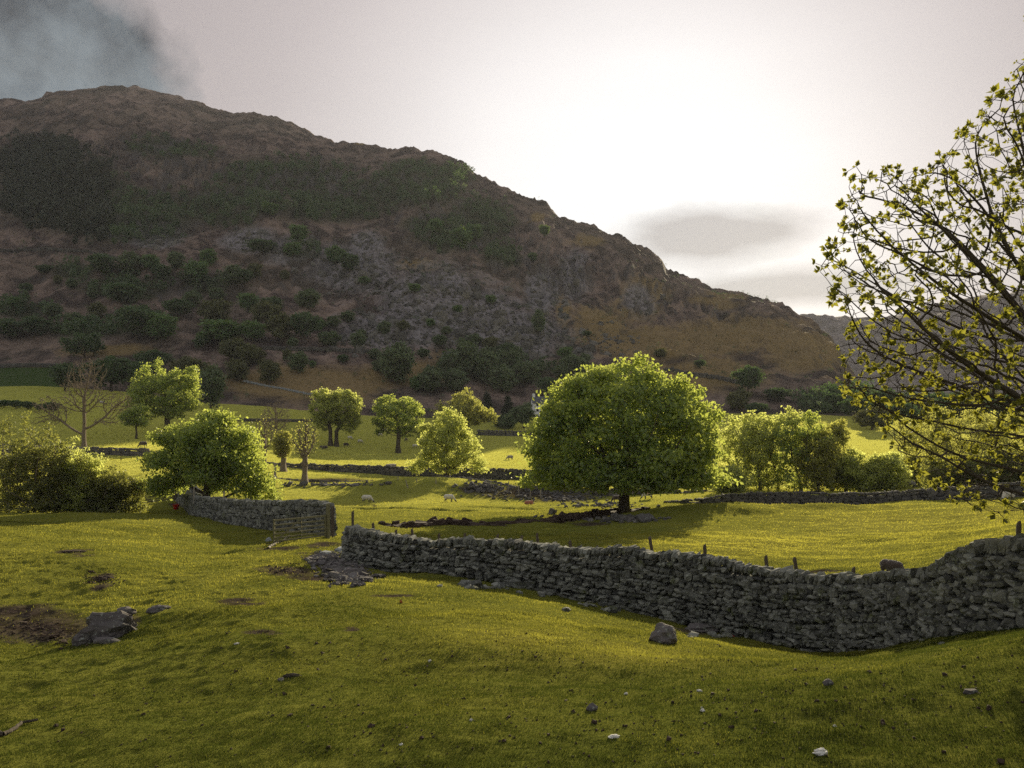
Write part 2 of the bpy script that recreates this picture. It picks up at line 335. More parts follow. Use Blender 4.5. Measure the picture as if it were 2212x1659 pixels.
# ------------------------------------------------------------------ leaves, tubes, trees
def leaf_faces(P, size, up=.35, rng=RNG, aspect=.62, nrm=None):
    """one small folded diamond (two triangles) per point"""
    n = len(P); a = rng.normal(size=(n, 3)); a /= np.linalg.norm(a, axis=1)[:, None]
    b = rng.normal(size=(n, 3)); b[:, 2] += up
    b -= (b*a).sum(1)[:, None]*a; b /= np.linalg.norm(b, axis=1)[:, None]+1e-9
    s = (size*rng.uniform(.6, 1.35, n))[:, None]
    nn = np.cross(a, b)
    V = np.stack([P-a*s*.5, P+b*s*.5*aspect+nn*s*.08, P+a*s*.5, P-b*s*.5*aspect+nn*s*.08], 1).reshape(-1, 3)
    k = np.arange(n)[:, None]*4
    return V, np.concatenate([k+np.array([[0, 1, 2]]), k+np.array([[0, 2, 3]])])
def tubes(P, par, rad, k=5):
    c = np.where(par >= 0)[0]; p = par[c]; d = P[c]-P[p]; L = np.linalg.norm(d, axis=1)[:, None]; d = d/(L+1e-9)
    ref = np.where(np.abs(d[:, 2:3]) > .9, np.array([[1., 0, 0]]), np.array([[0, 0, 1.]]))
    x = np.cross(d, ref); x /= np.linalg.norm(x, axis=1)[:, None]; y = np.cross(d, x)
    th = np.arange(k)*2*np.pi/k; ct, st = np.cos(th), np.sin(th)
    ring = x[:, None]*ct[None, :, None]+y[:, None]*st[None, :, None]
    r0 = np.minimum(rad[p], rad[c]*1.6)[:, None, None]; r1 = rad[c][:, None, None]
    V = np.concatenate([(P[p]-d*r0[:, 0]*.35)[:, None]+ring*r0, (P[c]+d*r1[:, 0]*.3)[:, None]+ring*r1], 1).reshape(-1, 3)
    base = np.arange(len(c))[:, None, None]*2*k; i = np.arange(k)[None, :, None]; j = (i+1) % k
    q = np.concatenate([base+i, base+j, base+k+j, base+k+i], -1).reshape(-1, 4)
    return V, q
def grow(att, trunk, step, infl, kill, iters=160, rng=RNG, sag=0.0, r_tip=.012, power=2.3, rmax=None):
    P = [np.array(p, float) for p in trunk]; par = [-1]+list(range(len(trunk)-1)); att = np.array(att, float)
    PA = np.array(P); d = np.linalg.norm(att[:, None]-PA[None], axis=2); best = d.argmin(1); bd = d.min(1)
    for it in range(iters):
        ok = bd < infl
        if not ok.any(): 
            if it > 3 or not len(att): break
            ok = bd <= bd.min()+step
        dirs = att[ok]-PA[best[ok]]; dirs /= np.linalg.norm(dirs, axis=1)[:, None]+1e-9
        idx, inv = np.unique(best[ok], return_inverse=True)
        acc = np.zeros((len(idx), 3)); np.add.at(acc, inv, dirs); acc += rng.normal(scale=.18, size=acc.shape)
        acc /= np.linalg.norm(acc, axis=1)[:, None]+1e-9
        acc[:, 2] -= sag; acc /= np.linalg.norm(acc, axis=1)[:, None]
        new = PA[idx]+acc*step; n0 = len(PA); par += list(idx); PA = np.concatenate([PA, new])
        dn = np.linalg.norm(att[:, None]-new[None], axis=2); m = dn.argmin(1); dm = dn.min(1)
        c = dm < bd; best = np.where(c, n0+m, best); bd = np.where(c, dm, bd)
        keep = bd > kill; att, best, bd = att[keep], best[keep], bd[keep]
        if not len(att): break
    par = np.array(par); n = len(PA); acc = np.zeros(n); kids = np.bincount(par[par >= 0], minlength=n)
    rad = np.zeros(n); depth = np.zeros(n, int)
    for i in range(n-1, -1, -1):
        rad[i] = (acc[i] if kids[i] else r_tip**power)**(1/power)
        if par[i] >= 0: acc[par[i]] += rad[i]**power; depth[par[i]] = max(depth[par[i]], depth[i]+1)
    if rmax:
        k = rmax/max(rad[0], 1e-6); rad = np.where(rad > r_tip*1.05, r_tip+(rad-r_tip)*(rmax-r_tip)/(rad[0]-r_tip+1e-9), rad)
    return PA, par, rad, depth, kids
def in_ellipsoids(E, n, rng, shell=.55):
    w = np.array([e[3]*e[4]*e[5] for e in E])**.75; w /= w.sum(); out = []
    for e, k in zip(E, (w*n).astype(int)+1):
        d = rng.normal(size=(k, 3)); d /= np.linalg.norm(d, axis=1)[:, None]; r = rng.uniform(0, 1, k)**(shell*.6)
        out.append(np.array(e[:3])+d*r[:, None]*np.array(e[3:6]))
    return np.concatenate(out)
def lumpy(cz, rx, ry, rz, n, rng, lobe=.36, floor=None, flat=.0, core=.78):
    """a crown as a core ellipsoid with lobes spread round its skin"""
    E = [(0, 0, cz, rx*core, ry*core, rz*core)]
    for i in range(n):
        z = 1-2*(i+.5)/n; a = i*2.39996+rng.uniform(-.4, .4); s = math.sqrt(max(0, 1-z*z)); q = rng.uniform(.66, .84)
        l = lobe*rng.uniform(.7, 1.25)
        c = (math.cos(a)*s*rx*q, math.sin(a)*s*ry*q, cz+z*rz*q)
        if floor is not None and c[2]-l*rz < floor: c = (c[0], c[1], floor+l*rz*.8)
        E.append((*c, rx*l, ry*l, rz*l*.85))
    return E
def make_tree(name, label, cat, loc, E, trunk, leaf='sycamore', n_att=420, n_leaf=16000, lsize=.25, step=.5, infl=None, kill=None,
              rmax=.4, spread=.55, seed=1, group=None, barkm=None, k=5, r_tip=.02, depth_max=3, sag=.0, rz=0, clip=None, fill=.7, dens=1, var=.9):
    rng = np.random.default_rng(seed)
    att = in_ellipsoids(E, n_att, rng)
    if clip is not None: att = att[att[:, 2] > clip]
    att0 = in_ellipsoids(E, int(n_att*dens), rng) if dens > 1 else att.copy()
    P, par, rad, depth, kids = grow(att, trunk, step, infl or step*6, kill or step*1.4, rng=rng, sag=sag, r_tip=r_tip, rmax=rmax)
    t = thing(name, label, cat, loc, rz, group)
    V, q = tubes(P, par, rad, k)
    # root flare
    fl = np.clip(1-V[:, 2]/(rmax*2.2), 0, 1)**2; V[:, :2] = P[0, :2]+(V[:, :2]-P[0, :2])*(1+fl[:, None]*.7)
    link('trunk', np_mesh('trunk', V, q, barkm or BARK, smooth=True), t)
    if n_leaf:
        tips = np.where(depth <= depth_max)[0]; tips = tips[P[tips, 2] > P[0, 2]+.5]
        cen = np.concatenate([P[tips], att0]); w = np.r_[np.full(len(tips), (1-fill)/len(tips)), np.full(len(att0), fill/len(att0))]
        w *= rng.uniform(1-var, 1+var, len(w)); w /= w.sum()
        i = rng.choice(len(cen), n_leaf, p=w); off = rng.normal(size=(n_leaf, 3))*spread; off[:, 2] *= .62
        L = cen[i]+off
        if clip is not None: L = L[L[:, 2] > clip-.35]
        V, f = leaf_faces(L, lsize, .5, rng)
        tint = np.clip(rng.normal(.5, .2, len(L))+.35*np.sin(i[:len(L)]*1.7), 0, 1)
        link('crown', np_mesh('crown', V, f, LEAF[leaf], dict(tint=np.repeat(tint, 4))), t)
    return t

# ------------------------------------------------------------------ dry stone walls
_g = [(x, y, z) for x in (-1, 0, 1) for y in (-1, 0, 1) for z in (-1, 0, 1) if (x, y, z) != (0, 0, 0)]
_gi = {p: i for i, p in enumerate(_g)}; STV = np.array(_g, float); STF = []
for ax in range(3):
    for sgn in (-1, 1):
        o1, o2 = [a for a in range(3) if a != ax]
        for a in (-1, 0):
            for b in (-1, 0):
                qd = []
                for da, db in ((0, 0), (1, 0), (1, 1), (0, 1)):
                    p = [0, 0, 0]; p[ax] = sgn; p[o1] = a+da; p[o2] = b+db; qd.append(_gi[tuple(p)])
                flip = (sgn > 0) == (ax == 1)
                STF.append(qd[::-1] if flip else qd)
STF = np.array(STF); STV = STV/np.maximum(1, np.linalg.norm(STV, axis=1)[:, None]**.42)
def stones(C, size, yaw, tilt, roll, rng, jag=.13):
    """rough blocks: centre, half sizes (along, across, up), heading, lean along the wall, roll"""
    n = len(C); V = STV[None]*(1+rng.normal(scale=jag, size=(n, 26, 3)))+rng.normal(scale=jag*.4, size=(n, 26, 3))
    V = V*np.asarray(size)[:, None, :]
    c, s = np.cos(tilt)[:, None], np.sin(tilt)[:, None]; x = V[..., 0]*c+V[..., 2]*s; z = -V[..., 0]*s+V[..., 2]*c; V[..., 0], V[..., 2] = x, z
    c, s = np.cos(roll)[:, None], np.sin(roll)[:, None]; y = V[..., 1]*c-V[..., 2]*s; z = V[..., 1]*s+V[..., 2]*c; V[..., 1], V[..., 2] = y, z
    c, s = np.cos(yaw)[:, None], np.sin(yaw)[:, None]; x = V[..., 0]*c-V[..., 1]*s; y = V[..., 0]*s+V[..., 1]*c; V[..., 0], V[..., 1] = x, y
    V = V+np.asarray(C)[:, None, :]
    Fc = (np.arange(n)[:, None, None]*26+STF[None]).reshape(-1, 4)
    return V.reshape(-1, 3), Fc
def stone_wall(name, label, pts, sw=.30, sh=.15, mat=None, coping=True, seed=3, thick=(.40, .26), cat='wall', group=None, lift=0.0, ruin=0.0, capw=.13, caph=.17, ragged=0.0):
    """pts: (column, metres ahead, row of the wall's top in the photograph)"""
    rng = np.random.default_rng(seed); pts = np.array([((px-CX)/F*Y, Y, -(py-lift-HY)/F*Y) for px, Y, py in pts])
    seg = np.r_[0, np.cumsum(np.hypot(*np.diff(pts[:, :2], axis=0).T))]; L = seg[-1]
    S = np.linspace(0, L, int(L/.25)+2); kk = np.hanning(9); kk /= kk.sum()
    def sm(a): 
        p = np.pad(np.interp(S, seg, a), 4, mode='edge'); return np.convolve(p, kk, 'valid')
    SX, SY, ST = sm(pts[:, 0]), sm(pts[:, 1]), sm(pts[:, 2]); SG = zg(SX, SY)
    ST = ST+.05*perlin(S/.9+seed, S*0)+ragged*perlin(S/1.7+seed, S*0+3); H = np.maximum(ST-SG, .15); yawS = np.unwrap(np.arctan2(np.gradient(SY), np.gradient(SX)))
    ip = lambda s, a: np.interp(s, S, a)
    t = thing(name, label, cat, (SX[0], SY[0], SG[0]), group=group); org = np.array([SX[0], SY[0], SG[0]])
    C, Z, Yw, T, R = [], [], [], [], []
    ch = caph*1.0 if coping else 0
    hmax = H.max()
    for side in (-1, 1):
        h = -.15; row = 0
        while h < hmax:
            rh = sh*rng.uniform(.75, 1.3); s = rng.uniform(0, sw)
            while s < L:
                w = sw*rng.uniform(.45, 1.55)*(1.25 if h < .3 else 1); hh = rh*rng.uniform(.8, 1.25)
                hs = ip(s, H)-ch
                if rng.uniform() < .09: hh *= 1.7; w *= 1.2
                if h+hh*.6 < hs:
                    f = (h+rh/2)/max(hs, .3); th = thick[0]+(thick[1]-thick[0])*min(1, max(0, f))
                    a = ip(s, yawS); zz = ip(s, SG)+h+rh/2+.035*math.sin(s*1.7+row)+.03*math.sin(s*.61+row*2)
                    out = side*(th-.13)+rng.normal(scale=.016)
                    C.append((ip(s, SX)-math.sin(a)*out, ip(s, SY)+math.cos(a)*out, zz)); Z.append((w*.52, .16, hh*.56))
                    Yw.append(a+rng.normal(scale=.07)); T.append(rng.normal(scale=.20)); R.append(rng.normal(scale=.08))
                s += w
            h += rh; row += 1
    # through stones at both ends so the heads read as stone, not core
    for e, sg in ((0, -1), (-1, 1)):
        h = 0
        while h < H[e]-ch:
            rh = sh*rng.uniform(.8, 1.4); a = yawS[e]
            for o in (-.16, .14): 
                C.append((SX[e]-math.sin(a)*o+sg*math.cos(a)*.0, SY[e]+math.cos(a)*o, SG[e]+h+rh/2)); Z.append((.2, .17, rh*.55)); Yw.append(a+rng.normal(scale=.15)); T.append(rng.normal(scale=.06)); R.append(0)
            h += rh
    V, f = stones(np.array(C), np.array(Z), np.array(Yw), np.array(T), np.array(R), rng)
    tint = np.repeat(np.clip(rng.normal(.42, .27, len(C)), 0, 1), 26)
    # rubble heart of the wall
    cw = np.stack([SX, SY], 1); nrm = np.stack([-np.sin(yawS), np.cos(yawS)], 1); tk = thick[1]-.12
    cv = np.concatenate([np.c_[cw+nrm*(thick[0]-.16), SG-.2], np.c_[cw+nrm*tk, SG+np.maximum(H-ch-.1, .02)], np.c_[cw-nrm*tk, SG+np.maximum(H-ch-.1, .02)], np.c_[cw-nrm*(thick[0]-.16), SG-.2]])
    n = len(S); i = np.arange(n-1)[:, None]; cf = np.concatenate([np.concatenate([i+a*n, i+1+a*n, i+1+(a+1)*n, i+(a+1)*n], 1) for a in range(3)])
    caps = np.array([[0, n, 2*n, 3*n], [n-1, 4*n-1, 3*n-1, 2*n-1]])
    nv = len(V); V = np.concatenate([V, cv])-org; f = np.concatenate([f, cf+nv, caps+nv]); tint = np.concatenate([tint, np.zeros(len(cv))])
    link('stonework', np_mesh('stonework', V, f, mat or STONE, dict(tint=tint)), t)
    if coping:
        C, Z, Yw, T, R = [], [], [], [], []; s = 0.05
        while s < L:
            w = capw*rng.uniform(.6, 1.7); hh = caph*rng.uniform(.75, 1.3)*(1.35 if rng.uniform() < .1 else 1); a = ip(s, yawS); z = ip(s, SG)+ip(s, H)-caph*.45+rng.normal(scale=.015)
            if rng.uniform() > ruin:
                C.append((ip(s, SX), ip(s, SY), z)); Z.append((w*.5, thick[1]*rng.uniform(.8, 1.1), hh*.62)); Yw.append(a+rng.normal(scale=.12)); T.append(rng.normal(.16, .14)); R.append(rng.normal(scale=.06))
            s += w*.92
        V, f = stones(np.array(C), np.array(Z), np.array(Yw), np.array(T), np.array(R), rng, .15)
        link('coping', np_mesh('coping', V-org, f, mat or STONE, dict(tint=np.repeat(np.clip(rng.normal(.55, .25, len(C)), 0, 1), 26))), t)
    return t

# ------------------------------------------------------------------ small objects
def rock_mesh(name, sx, sy, sz, mat, seed=1, sub=3, jag=.22, flat=0, facet=True):
    bm = bmesh.new(); bmesh.ops.create_icosphere(bm, subdivisions=sub+1, radius=1); rng = np.random.default_rng(seed)
    V = np.array([v.co[:] for v in bm.verts]); planes = rng.normal(size=(20, 3)); planes[:, 2] = np.abs(planes[:, 2])*.8; planes /= np.linalg.norm(planes, axis=1)[:, None]
    for p in planes:
        d = V@p; c = rng.uniform(.62, .92); V = V-np.maximum(d-c, 0)[:, None]*p*.92
    V += 1.0*jag*np.stack([fbm(V[:, 0]+seed+q, V[:, 1]+V[:, 2]*1.3, .7, 3) for q in (0, 5, 9)], 1)*.4
    if flat: V[:, 2] = np.minimum(V[:, 2], flat)
    V *= np.array([sx, sy, sz])
    fc = np.array([[v.index for v in f.verts] for f in bm.faces]); bm.free()
    return np_mesh(name, V, fc, mat, dict(tint=np.full(len(V), rng.uniform(.2, .8))))
def rock(px, py, w, h, label, depth=None, mat=None, seed=1, name='rock', cat='rock', group=None, sink=.3, flat=0, y0=4.0, rz=None, jag=.22, Y=None):
    p = at(px, Y) if Y else hit(px, py, y0)
    sx = w/F*p.y/2; sz = h/F*p.y/(2-sink*.8)*1.02
    o = link('boulder' if name == 'rock' and w > 25 else name, rock_mesh(name, sx, depth or sx*.8, sz, mat or ROCK, seed, jag=jag, flat=flat), loc=(p.x, p.y+(depth or sx*.8)*.5, p.z+sz*(1-sink)-sz*.35), rz=rz)
    return tag(o, label, cat, group)
def bar(bm, a, b, w, h, up=Vector((0, 0, 1))):
    a, b = Vector(a), Vector(b); d = (b-a).normalized(); s = d.cross(up)
    s = s.normalized() if s.length > 1e-4 else Vector((1, 0, 0)); u = s.cross(d)
    vs = [bm.verts.new(p+s*i*w/2+u*j*h/2) for p in (a, b) for i, j in ((-1, -1), (1, -1), (1, 1), (-1, 1))]
    for f in ((3, 2, 1, 0), (4, 5, 6, 7), (0, 1, 5, 4), (1, 2, 6, 5), (2, 3, 7, 6), (3, 0, 4, 7)): bm.faces.new([vs[i] for i in f])
def bm_obj(name, bm, mat, parent=None, bev=0):
    if bev: bmesh.ops.bevel(bm, geom=bm.edges[:], offset=bev, segments=1, affect='EDGES')
    me = bpy.data.meshes.new(name); bm.to_mesh(me); bm.free(); me.materials.append(mat); return link(name, me, parent)
ORD = 'first second third fourth fifth sixth seventh eighth ninth tenth eleventh twelfth thirteenth fourteenth fifteenth sixteenth'.split()
def post(px, Y, top_py, label, group, w=.10, lean=(-.12, 0), mat=None, name='fence_post', cat='post'):
    p = at(px, Y); zt = -(top_py-HY)/F*Y; h = max(zt-p.z, .5); bm = bmesh.new()
    n = 8; rings = []
    for t in (-.3, .0, .5, .97, 1.0):
        c = Vector((lean[0]*t*h*.6, lean[1]*t*h, t*h)); r = w/2*(1-.1*t)*(.75 if t == 1.0 else 1)
        rings.append([bm.verts.new(c+Vector((math.cos(a)*r*random.uniform(.9, 1.08), math.sin(a)*r, .03*math.cos(a) if t > .9 else 0))) for a in [2*math.pi*i/n for i in range(n)]])
    for a, b in zip(rings, rings[1:]):
        for i in range(n): bm.faces.new((a[i], a[(i+1) % n], b[(i+1) % n], b[i]))
    bm.faces.new(rings[-1]); o = bm_obj(name, bm, mat or WOOD); o.location = p
    return tag(o, label, cat, group)
def field_gate(label, A, B, hgt, mat, n=5, cross=True, g=None, name='field_gate'):
    A, B = Vector(A), Vector(B); t = thing(name, label, 'gate', A); d = B-A; L = d.length; up = Vector((0, 0, 1))
    def pt(u, h): return d*u+up*h
    for u in (0.01, .99):
        bm = bmesh.new(); bar(bm, pt(u, .12), pt(u, hgt+.06), .08, .08, Vector((0, 1, 0))); bm_obj('stile', bm, mat, t)
    for i in range(n):
        h = .2+(hgt-.2)*(i/(n-1))**1.15; bm = bmesh.new(); bar(bm, pt(.02, h), pt(.98, h), .045, .085 if i == n-1 else .07); bm_obj('rail', bm, mat, t)
    off = d.cross(up).normalized()*.05
    if cross:
        for a, b in ((0.02, .34), (.66, .34), (.34, .66), (.98, .66)):
            for k in (0, 1):
                bm = bmesh.new(); bar(bm, pt(a, .2 if k else hgt)+off*(1+k*.5), pt(b, hgt if k else .2)+off*(1+k*.5), .03, .06); bm_obj('brace', bm, mat, t)
    else:
        bm = bmesh.new(); bar(bm, pt(.02, .2)+off, pt(.5, hgt)+off, .03, .06); bm_obj('brace', bm, mat, t)
        bm = bmesh.new(); bar(bm, pt(.5, .2)+off*1.5, pt(.5, hgt)+off*1.5, .03, .06); bm_obj('brace', bm, mat, t)
    return t

# sheep: overlapping solids fused into one skin by a voxel remesh
def sheep_proto(pose, seed=1):
    bm = bmesh.new(); rnd = random.Random(seed)
    def ell(c, r, rot=0, sub=3):
        m = Matrix.Translation(c) @ Matrix.Rotation(rot, 4, 'Y') @ Matrix.Diagonal((*r, 1)); bmesh.ops.create_icosphere(bm, subdivisions=sub, radius=1, matrix=m)
    def limb(pts, rs):
        for (a, b), (ra, rb) in zip(zip(pts, pts[1:]), zip(rs, rs[1:])):
            a, b = Vector(a), Vector(b); d = b-a; m = Matrix.Translation((a+b)/2) @ d.to_track_quat('Z', 'Y').to_matrix().to_4x4()
            bmesh.ops.create_cone(bm, cap_ends=True, segments=10, radius1=ra, radius2=rb, depth=d.length*1.08, matrix=m)
            ell(b, (rb, rb, rb), sub=2)
    z = .58 if pose != 'lie' else .27
    ell((0, 0, z), (.46, .235, .25)); ell((-.30, 0, z+.01), (.24, .225, .24)); ell((.28, 0, z-.01), (.24, .205, .235)); ell((0, 0, z-.07), (.36, .215, .20))
    ell((-.53, 0, z-.02), (.05, .045, .13))
    for i in range(26): 
        a = rnd.uniform(-2.6, 2.6)+math.pi/2; x = rnd.uniform(-.42, .42); k = math.sqrt(max(0, 1-(x/.56)**2))
        ell((x, math.cos(a)*.19*k, z+math.sin(a)*.20*k), (.07, .06, .06), sub=2)
    if pose == 'graze':
        limb([(.38, 0, z-.02), (.54, 0, z-.22), (.66, 0, z-.38)], [.15, .105, .075]); hx, hz, rot = .72, z-.46, .95
    elif pose == 'stand':
        limb([(.38, 0, z+.02), (.50, 0, z+.16), (.56, 0, z+.27)], [.15, .11, .085]); hx, hz, rot = .64, z+.26, .45
    else:
        limb([(.38, 0, z), (.48, 0, z+.12), (.53, 0, z+.20)], [.15, .11, .085]); hx, hz, rot = .61, z+.20, .5
    ell((hx, 0, hz), (.115, .062, .072), rot); ell((hx+.08*math.cos(rot), 0, hz-.08*math.sin(rot)), (.07, .042, .046), rot)
    for s in (-1, 1): ell((hx-.08*math.cos(rot)+.02, s*.10, hz+.08*math.sin(rot)), (.028, .065, .022), rot, 2)
    if pose != 'lie':
        for s in (-1, 1):
            fx = .27+.05*s; limb([(fx, s*.11, z-.14), (fx+.01, s*.115, z-.34), (fx-.01, s*.115, .05), (fx+.01, s*.115, .015)], [.075, .045, .032, .036])
            bx = -.34+.06*s; limb([(bx, s*.12, z-.10), (bx+.05, s*.125, z-.27), (bx-.05, s*.12, .24), (bx-.02, s*.12, .05), (bx, s*.12, .015)], [.11, .065, .036, .032, .036])
    else:
        for s in (-1, 1): limb([(.30, s*.17, .10), (.46, s*.16, .06), (.36, s*.15, .04)], [.07, .05, .035]); limb([(-.30, s*.20, .12), (-.12, s*.23, .07), (-.26, s*.24, .05)], [.11, .06, .04])
    me = bpy.data.meshes.new('sheep'); bm.to_mesh(me); bm.free()
    o = bpy.data.objects.new('sheep', me); COL.objects.link(o); md = o.modifiers.new('r', 'REMESH'); md.mode = 'VOXEL'; md.voxel_size = .022; md.use_smooth_shade = True
    md2 = o.modifiers.new('s', 'SMOOTH'); md2.iterations = 2
    dg = bpy.context.evaluated_depsgraph_get(); m2 = bpy.data.meshes.new_from_object(o.evaluated_get(dg)); bpy.data.objects.remove(o)
    n = len(m2.vertices); co = np.empty(n*3, np.float32); m2.vertices.foreach_get('co', co); co = co.reshape(-1, 3)
    body = ((co[:, 0]/.60)**2+(co[:, 1]/.30)**2+((co[:, 2]-z)/.33)**2) < 1.0
    leg = (co[:, 2] < z-.24) & (co[:, 0] < .45) if pose != 'lie' else np.zeros(n, bool)
    head = np.hypot(co[:, 0]-hx, co[:, 2]-hz) < .16
    dark = ((leg | head) & ~(body & ~head)).astype(np.float32)
    nv = fbm(co[:, 0]*1.0+co[:, 2], co[:, 1]+co[:, 2]*.7, .06, 3); co = co*(1+(1-dark)[:, None]*.018*nv[:, None]); m2.vertices.foreach_set('co', co.ravel())
    a = m2.attributes.new('skin', 'FLOAT', 'POINT'); a.data.foreach_set('value', dark); m2.update()
    return m2
def fleece(name, wool, skin, mark=None, mx=-.3):
    s = N(name); o = s.co(); n = s.noise(14, 4, .6, o); c = s.mix(n, tuple(x*.72 for x in wool), wool)
    if mark:
        sp = s.n('SeparateXYZ', Vector=o); dd = s.math('ABSOLUTE', s.math('SUBTRACT', sp.outputs[0], mx)); hi = s.ramp(sp.outputs[2], .55, .68)
        c = s.mix(s.math('MULTIPLY', s.math('MULTIPLY', s.ramp(dd, .16, .08), hi), .85), c, mark)
    c = s.mix(s.attr('skin'), c, skin); return s.pbr(c, .95, s.bump(s.noise(40, 4, .7, o), .6, .015), .1, Sheen__Weight=.5)

# ================================================================== BUILD
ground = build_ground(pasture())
MX, MY, MZ, Mpx, Mpy, Mwd, Msc, Mgr = build_mountain(mountain_mat())
build_far_hill(mountain_mat('far_fell_ground', .9))

# --- walls
stone_wall('stone_wall', 'long grey dry stone wall curving across the foreground pasture, nearest the camera',
  [(349,32.0,526),(356,31.6,528),(366,31,530),(378,30.6,532),(393,30.4,536),(410,30.3,538.5),(440,30,539),(470,29.4,540),(509,28.5,541),(540,28,544),(570,27.6,547),(602,27,549),(640,26.3,550),(672,25.6,553),(703,25,555),(725,24.5,561),(750,24,566),(787,23,571),(830,21.8,576),(866,20.8,575.5),(902,19.6,573),(936,18.4,566),(963,17.4,553),(986,16.7,544),(1024,15.6,537),(1120,13.8,520),(1250,11.8,505)],
  sw=.20, sh=.112, seed=11, capw=.10, caph=.20, ragged=.09)
stone_wall('stone_wall', 'shaded dry stone wall running from the cross-braced gate to the gap, behind the open gate',
  [(178,80,493),(190,70,495),(198,64,497),(215,60,498.5),(238,56,501),(266,52.5,501.5),(300,49,501.5),(326,46.5,502),(331,46,505)], sw=.32, sh=.16, seed=12, capw=.16, caph=.24, group='dry stone walls')
stone_wall('stone_wall', 'end-on stretch of tumbled stone wall climbing away beneath the left sycamore',
  [(203,66,499),(198,75,492),(193,86,484),(188,98,474),(186,106,470)], sw=.34, sh=.18, seed=13, capw=.2, group='dry stone walls', ragged=.12)
stone_wall('stone_wall', 'low dry stone wall across the pasture to the right of the big lone sycamore',
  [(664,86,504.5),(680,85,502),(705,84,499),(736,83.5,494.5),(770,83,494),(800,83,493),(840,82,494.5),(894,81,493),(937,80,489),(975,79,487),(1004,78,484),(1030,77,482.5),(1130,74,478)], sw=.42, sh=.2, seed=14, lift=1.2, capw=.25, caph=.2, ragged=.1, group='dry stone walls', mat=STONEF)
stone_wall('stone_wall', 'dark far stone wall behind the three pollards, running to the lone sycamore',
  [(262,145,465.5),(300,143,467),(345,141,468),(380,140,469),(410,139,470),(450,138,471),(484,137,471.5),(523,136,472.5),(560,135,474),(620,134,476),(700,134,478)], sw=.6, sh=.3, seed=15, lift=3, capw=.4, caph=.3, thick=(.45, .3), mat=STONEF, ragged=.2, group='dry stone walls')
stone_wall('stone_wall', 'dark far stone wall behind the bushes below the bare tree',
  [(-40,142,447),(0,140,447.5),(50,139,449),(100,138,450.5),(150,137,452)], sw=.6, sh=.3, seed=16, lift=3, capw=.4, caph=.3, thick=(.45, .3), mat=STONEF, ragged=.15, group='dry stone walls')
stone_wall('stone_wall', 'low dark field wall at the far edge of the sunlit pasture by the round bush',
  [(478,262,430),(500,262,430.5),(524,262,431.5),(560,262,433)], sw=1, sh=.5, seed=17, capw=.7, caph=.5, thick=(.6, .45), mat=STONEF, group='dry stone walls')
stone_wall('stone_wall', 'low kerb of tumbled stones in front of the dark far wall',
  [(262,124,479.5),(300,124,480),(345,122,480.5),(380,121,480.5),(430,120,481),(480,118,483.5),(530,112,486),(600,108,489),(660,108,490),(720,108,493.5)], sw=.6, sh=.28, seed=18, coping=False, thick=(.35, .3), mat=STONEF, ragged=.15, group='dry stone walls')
EARTHM = bark('bracken_earth', (.022, .016, .012), (.075, .048, .034), 2.2)
stone_wall('turf_bank', 'low bracken-brown bank in the middle of the field between two sunlit pastures', [(380,57,529),(400,57.5,524.5),(430,58.5,522.5),(455,60,521),(480,60,524),(504,60,528.5)], sw=.45, sh=.22, seed=21, lift=2.2, coping=False, thick=(.7, .5), mat=EARTHM, ragged=.08, cat='bank')
stone_wall('turf_bank', 'dark earth bank rising to the foot of the big lone sycamore', [(503,61,529),(520,62,526),(545,65,520),(575,69,514.5),(600,73,511.5),(622,76,510.5),(645,79,509)], sw=.45, sh=.22, seed=22, lift=1.2, coping=False, thick=(.7, .5), mat=EARTHM, ragged=.08, cat='bank')

# --- gates and posts
a = at(138, 78); b = at(174.5, 78)
field_gate('closed five-bar timber gate with cross braces beside the left bushes', (a.x, 78, a.z), (b.x, 78, b.z), 1.25, WOOD)
post(136.5, 77.9, 492.5, 'dark gatepost at the left end of the cross-braced gate', 'gateposts', .2, (0, 0), name='gate_post'); post(176, 77.9, 491.5, 'dark gatepost at the right end of the cross-braced gate', 'gateposts', .2, (0, 0), name='gate_post')
a = at(273.5, 41); b = at(326, 43.6)
field_gate('open mossy timber gate leaning in front of the shaded stone wall', (a.x, 41, a.z-.08), (b.x, 43.6, b.z-.05), 1.2, WOODG, 6, False)
post(328, 43.7, 503.5, 'tall thick gatepost at the wall end beside the open gate', 'gateposts', .24, (0, 0), WOODG, 'gate_post')
post(332.5, 44.6, 506, 'stout gatepost close behind the thick post at the wall end', 'gateposts', .2, (0, 0), WOOD, 'gate_post')
sl = thing('slant_fence', 'short slanting rail fence between the bushes and the gate', 'fence', at(112, 78))
o0 = at(112, 78); o1 = at(135, 78)
for k in range(3):
    bm = bmesh.new(); bar(bm, Vector((0, 0, .1+.22*k)), o1-o0+Vector((0, 0, .45+.28*k)), .05, .08); bm_obj('rail', bm, WOOD, sl)
for u in (.05, .5):
    bm = bmesh.new(); q = (o1-o0)*u; bar(bm, q+Vector((0, .05, -.1)), q+Vector((0, .05, .7+.5*u)), .1, .1, Vector((0, 1, 0))); bm_obj('post', bm, WOOD, sl)
near_posts = [(353,33.4,511,-.02),(379,32.4,523,-.25),(400,31.9,530,-.2),(416,31.8,534.5,-.25),(419,31.4,529,-.3),(441,31.2,533.5,-.1),(468,30.6,533.5,-.15),(498,30,534.5,-.02),(523,29.6,536,-.05),(543,29.3,533.5,-.2),(579,28.7,541,-.3),(600,28.4,546,-.1),(662,27.2,537,-.3),(710,26.2,545,-.12),(775,24.7,556,-.2),(809,23.8,558,-.3)]
for i, (px, Y, t, ln) in enumerate(near_posts):
    post(px, Y, t, f'weathered fence post showing over the near stone wall, {ORD[i]} from its left end', 'fence posts behind the near wall', .11, (ln, .02))
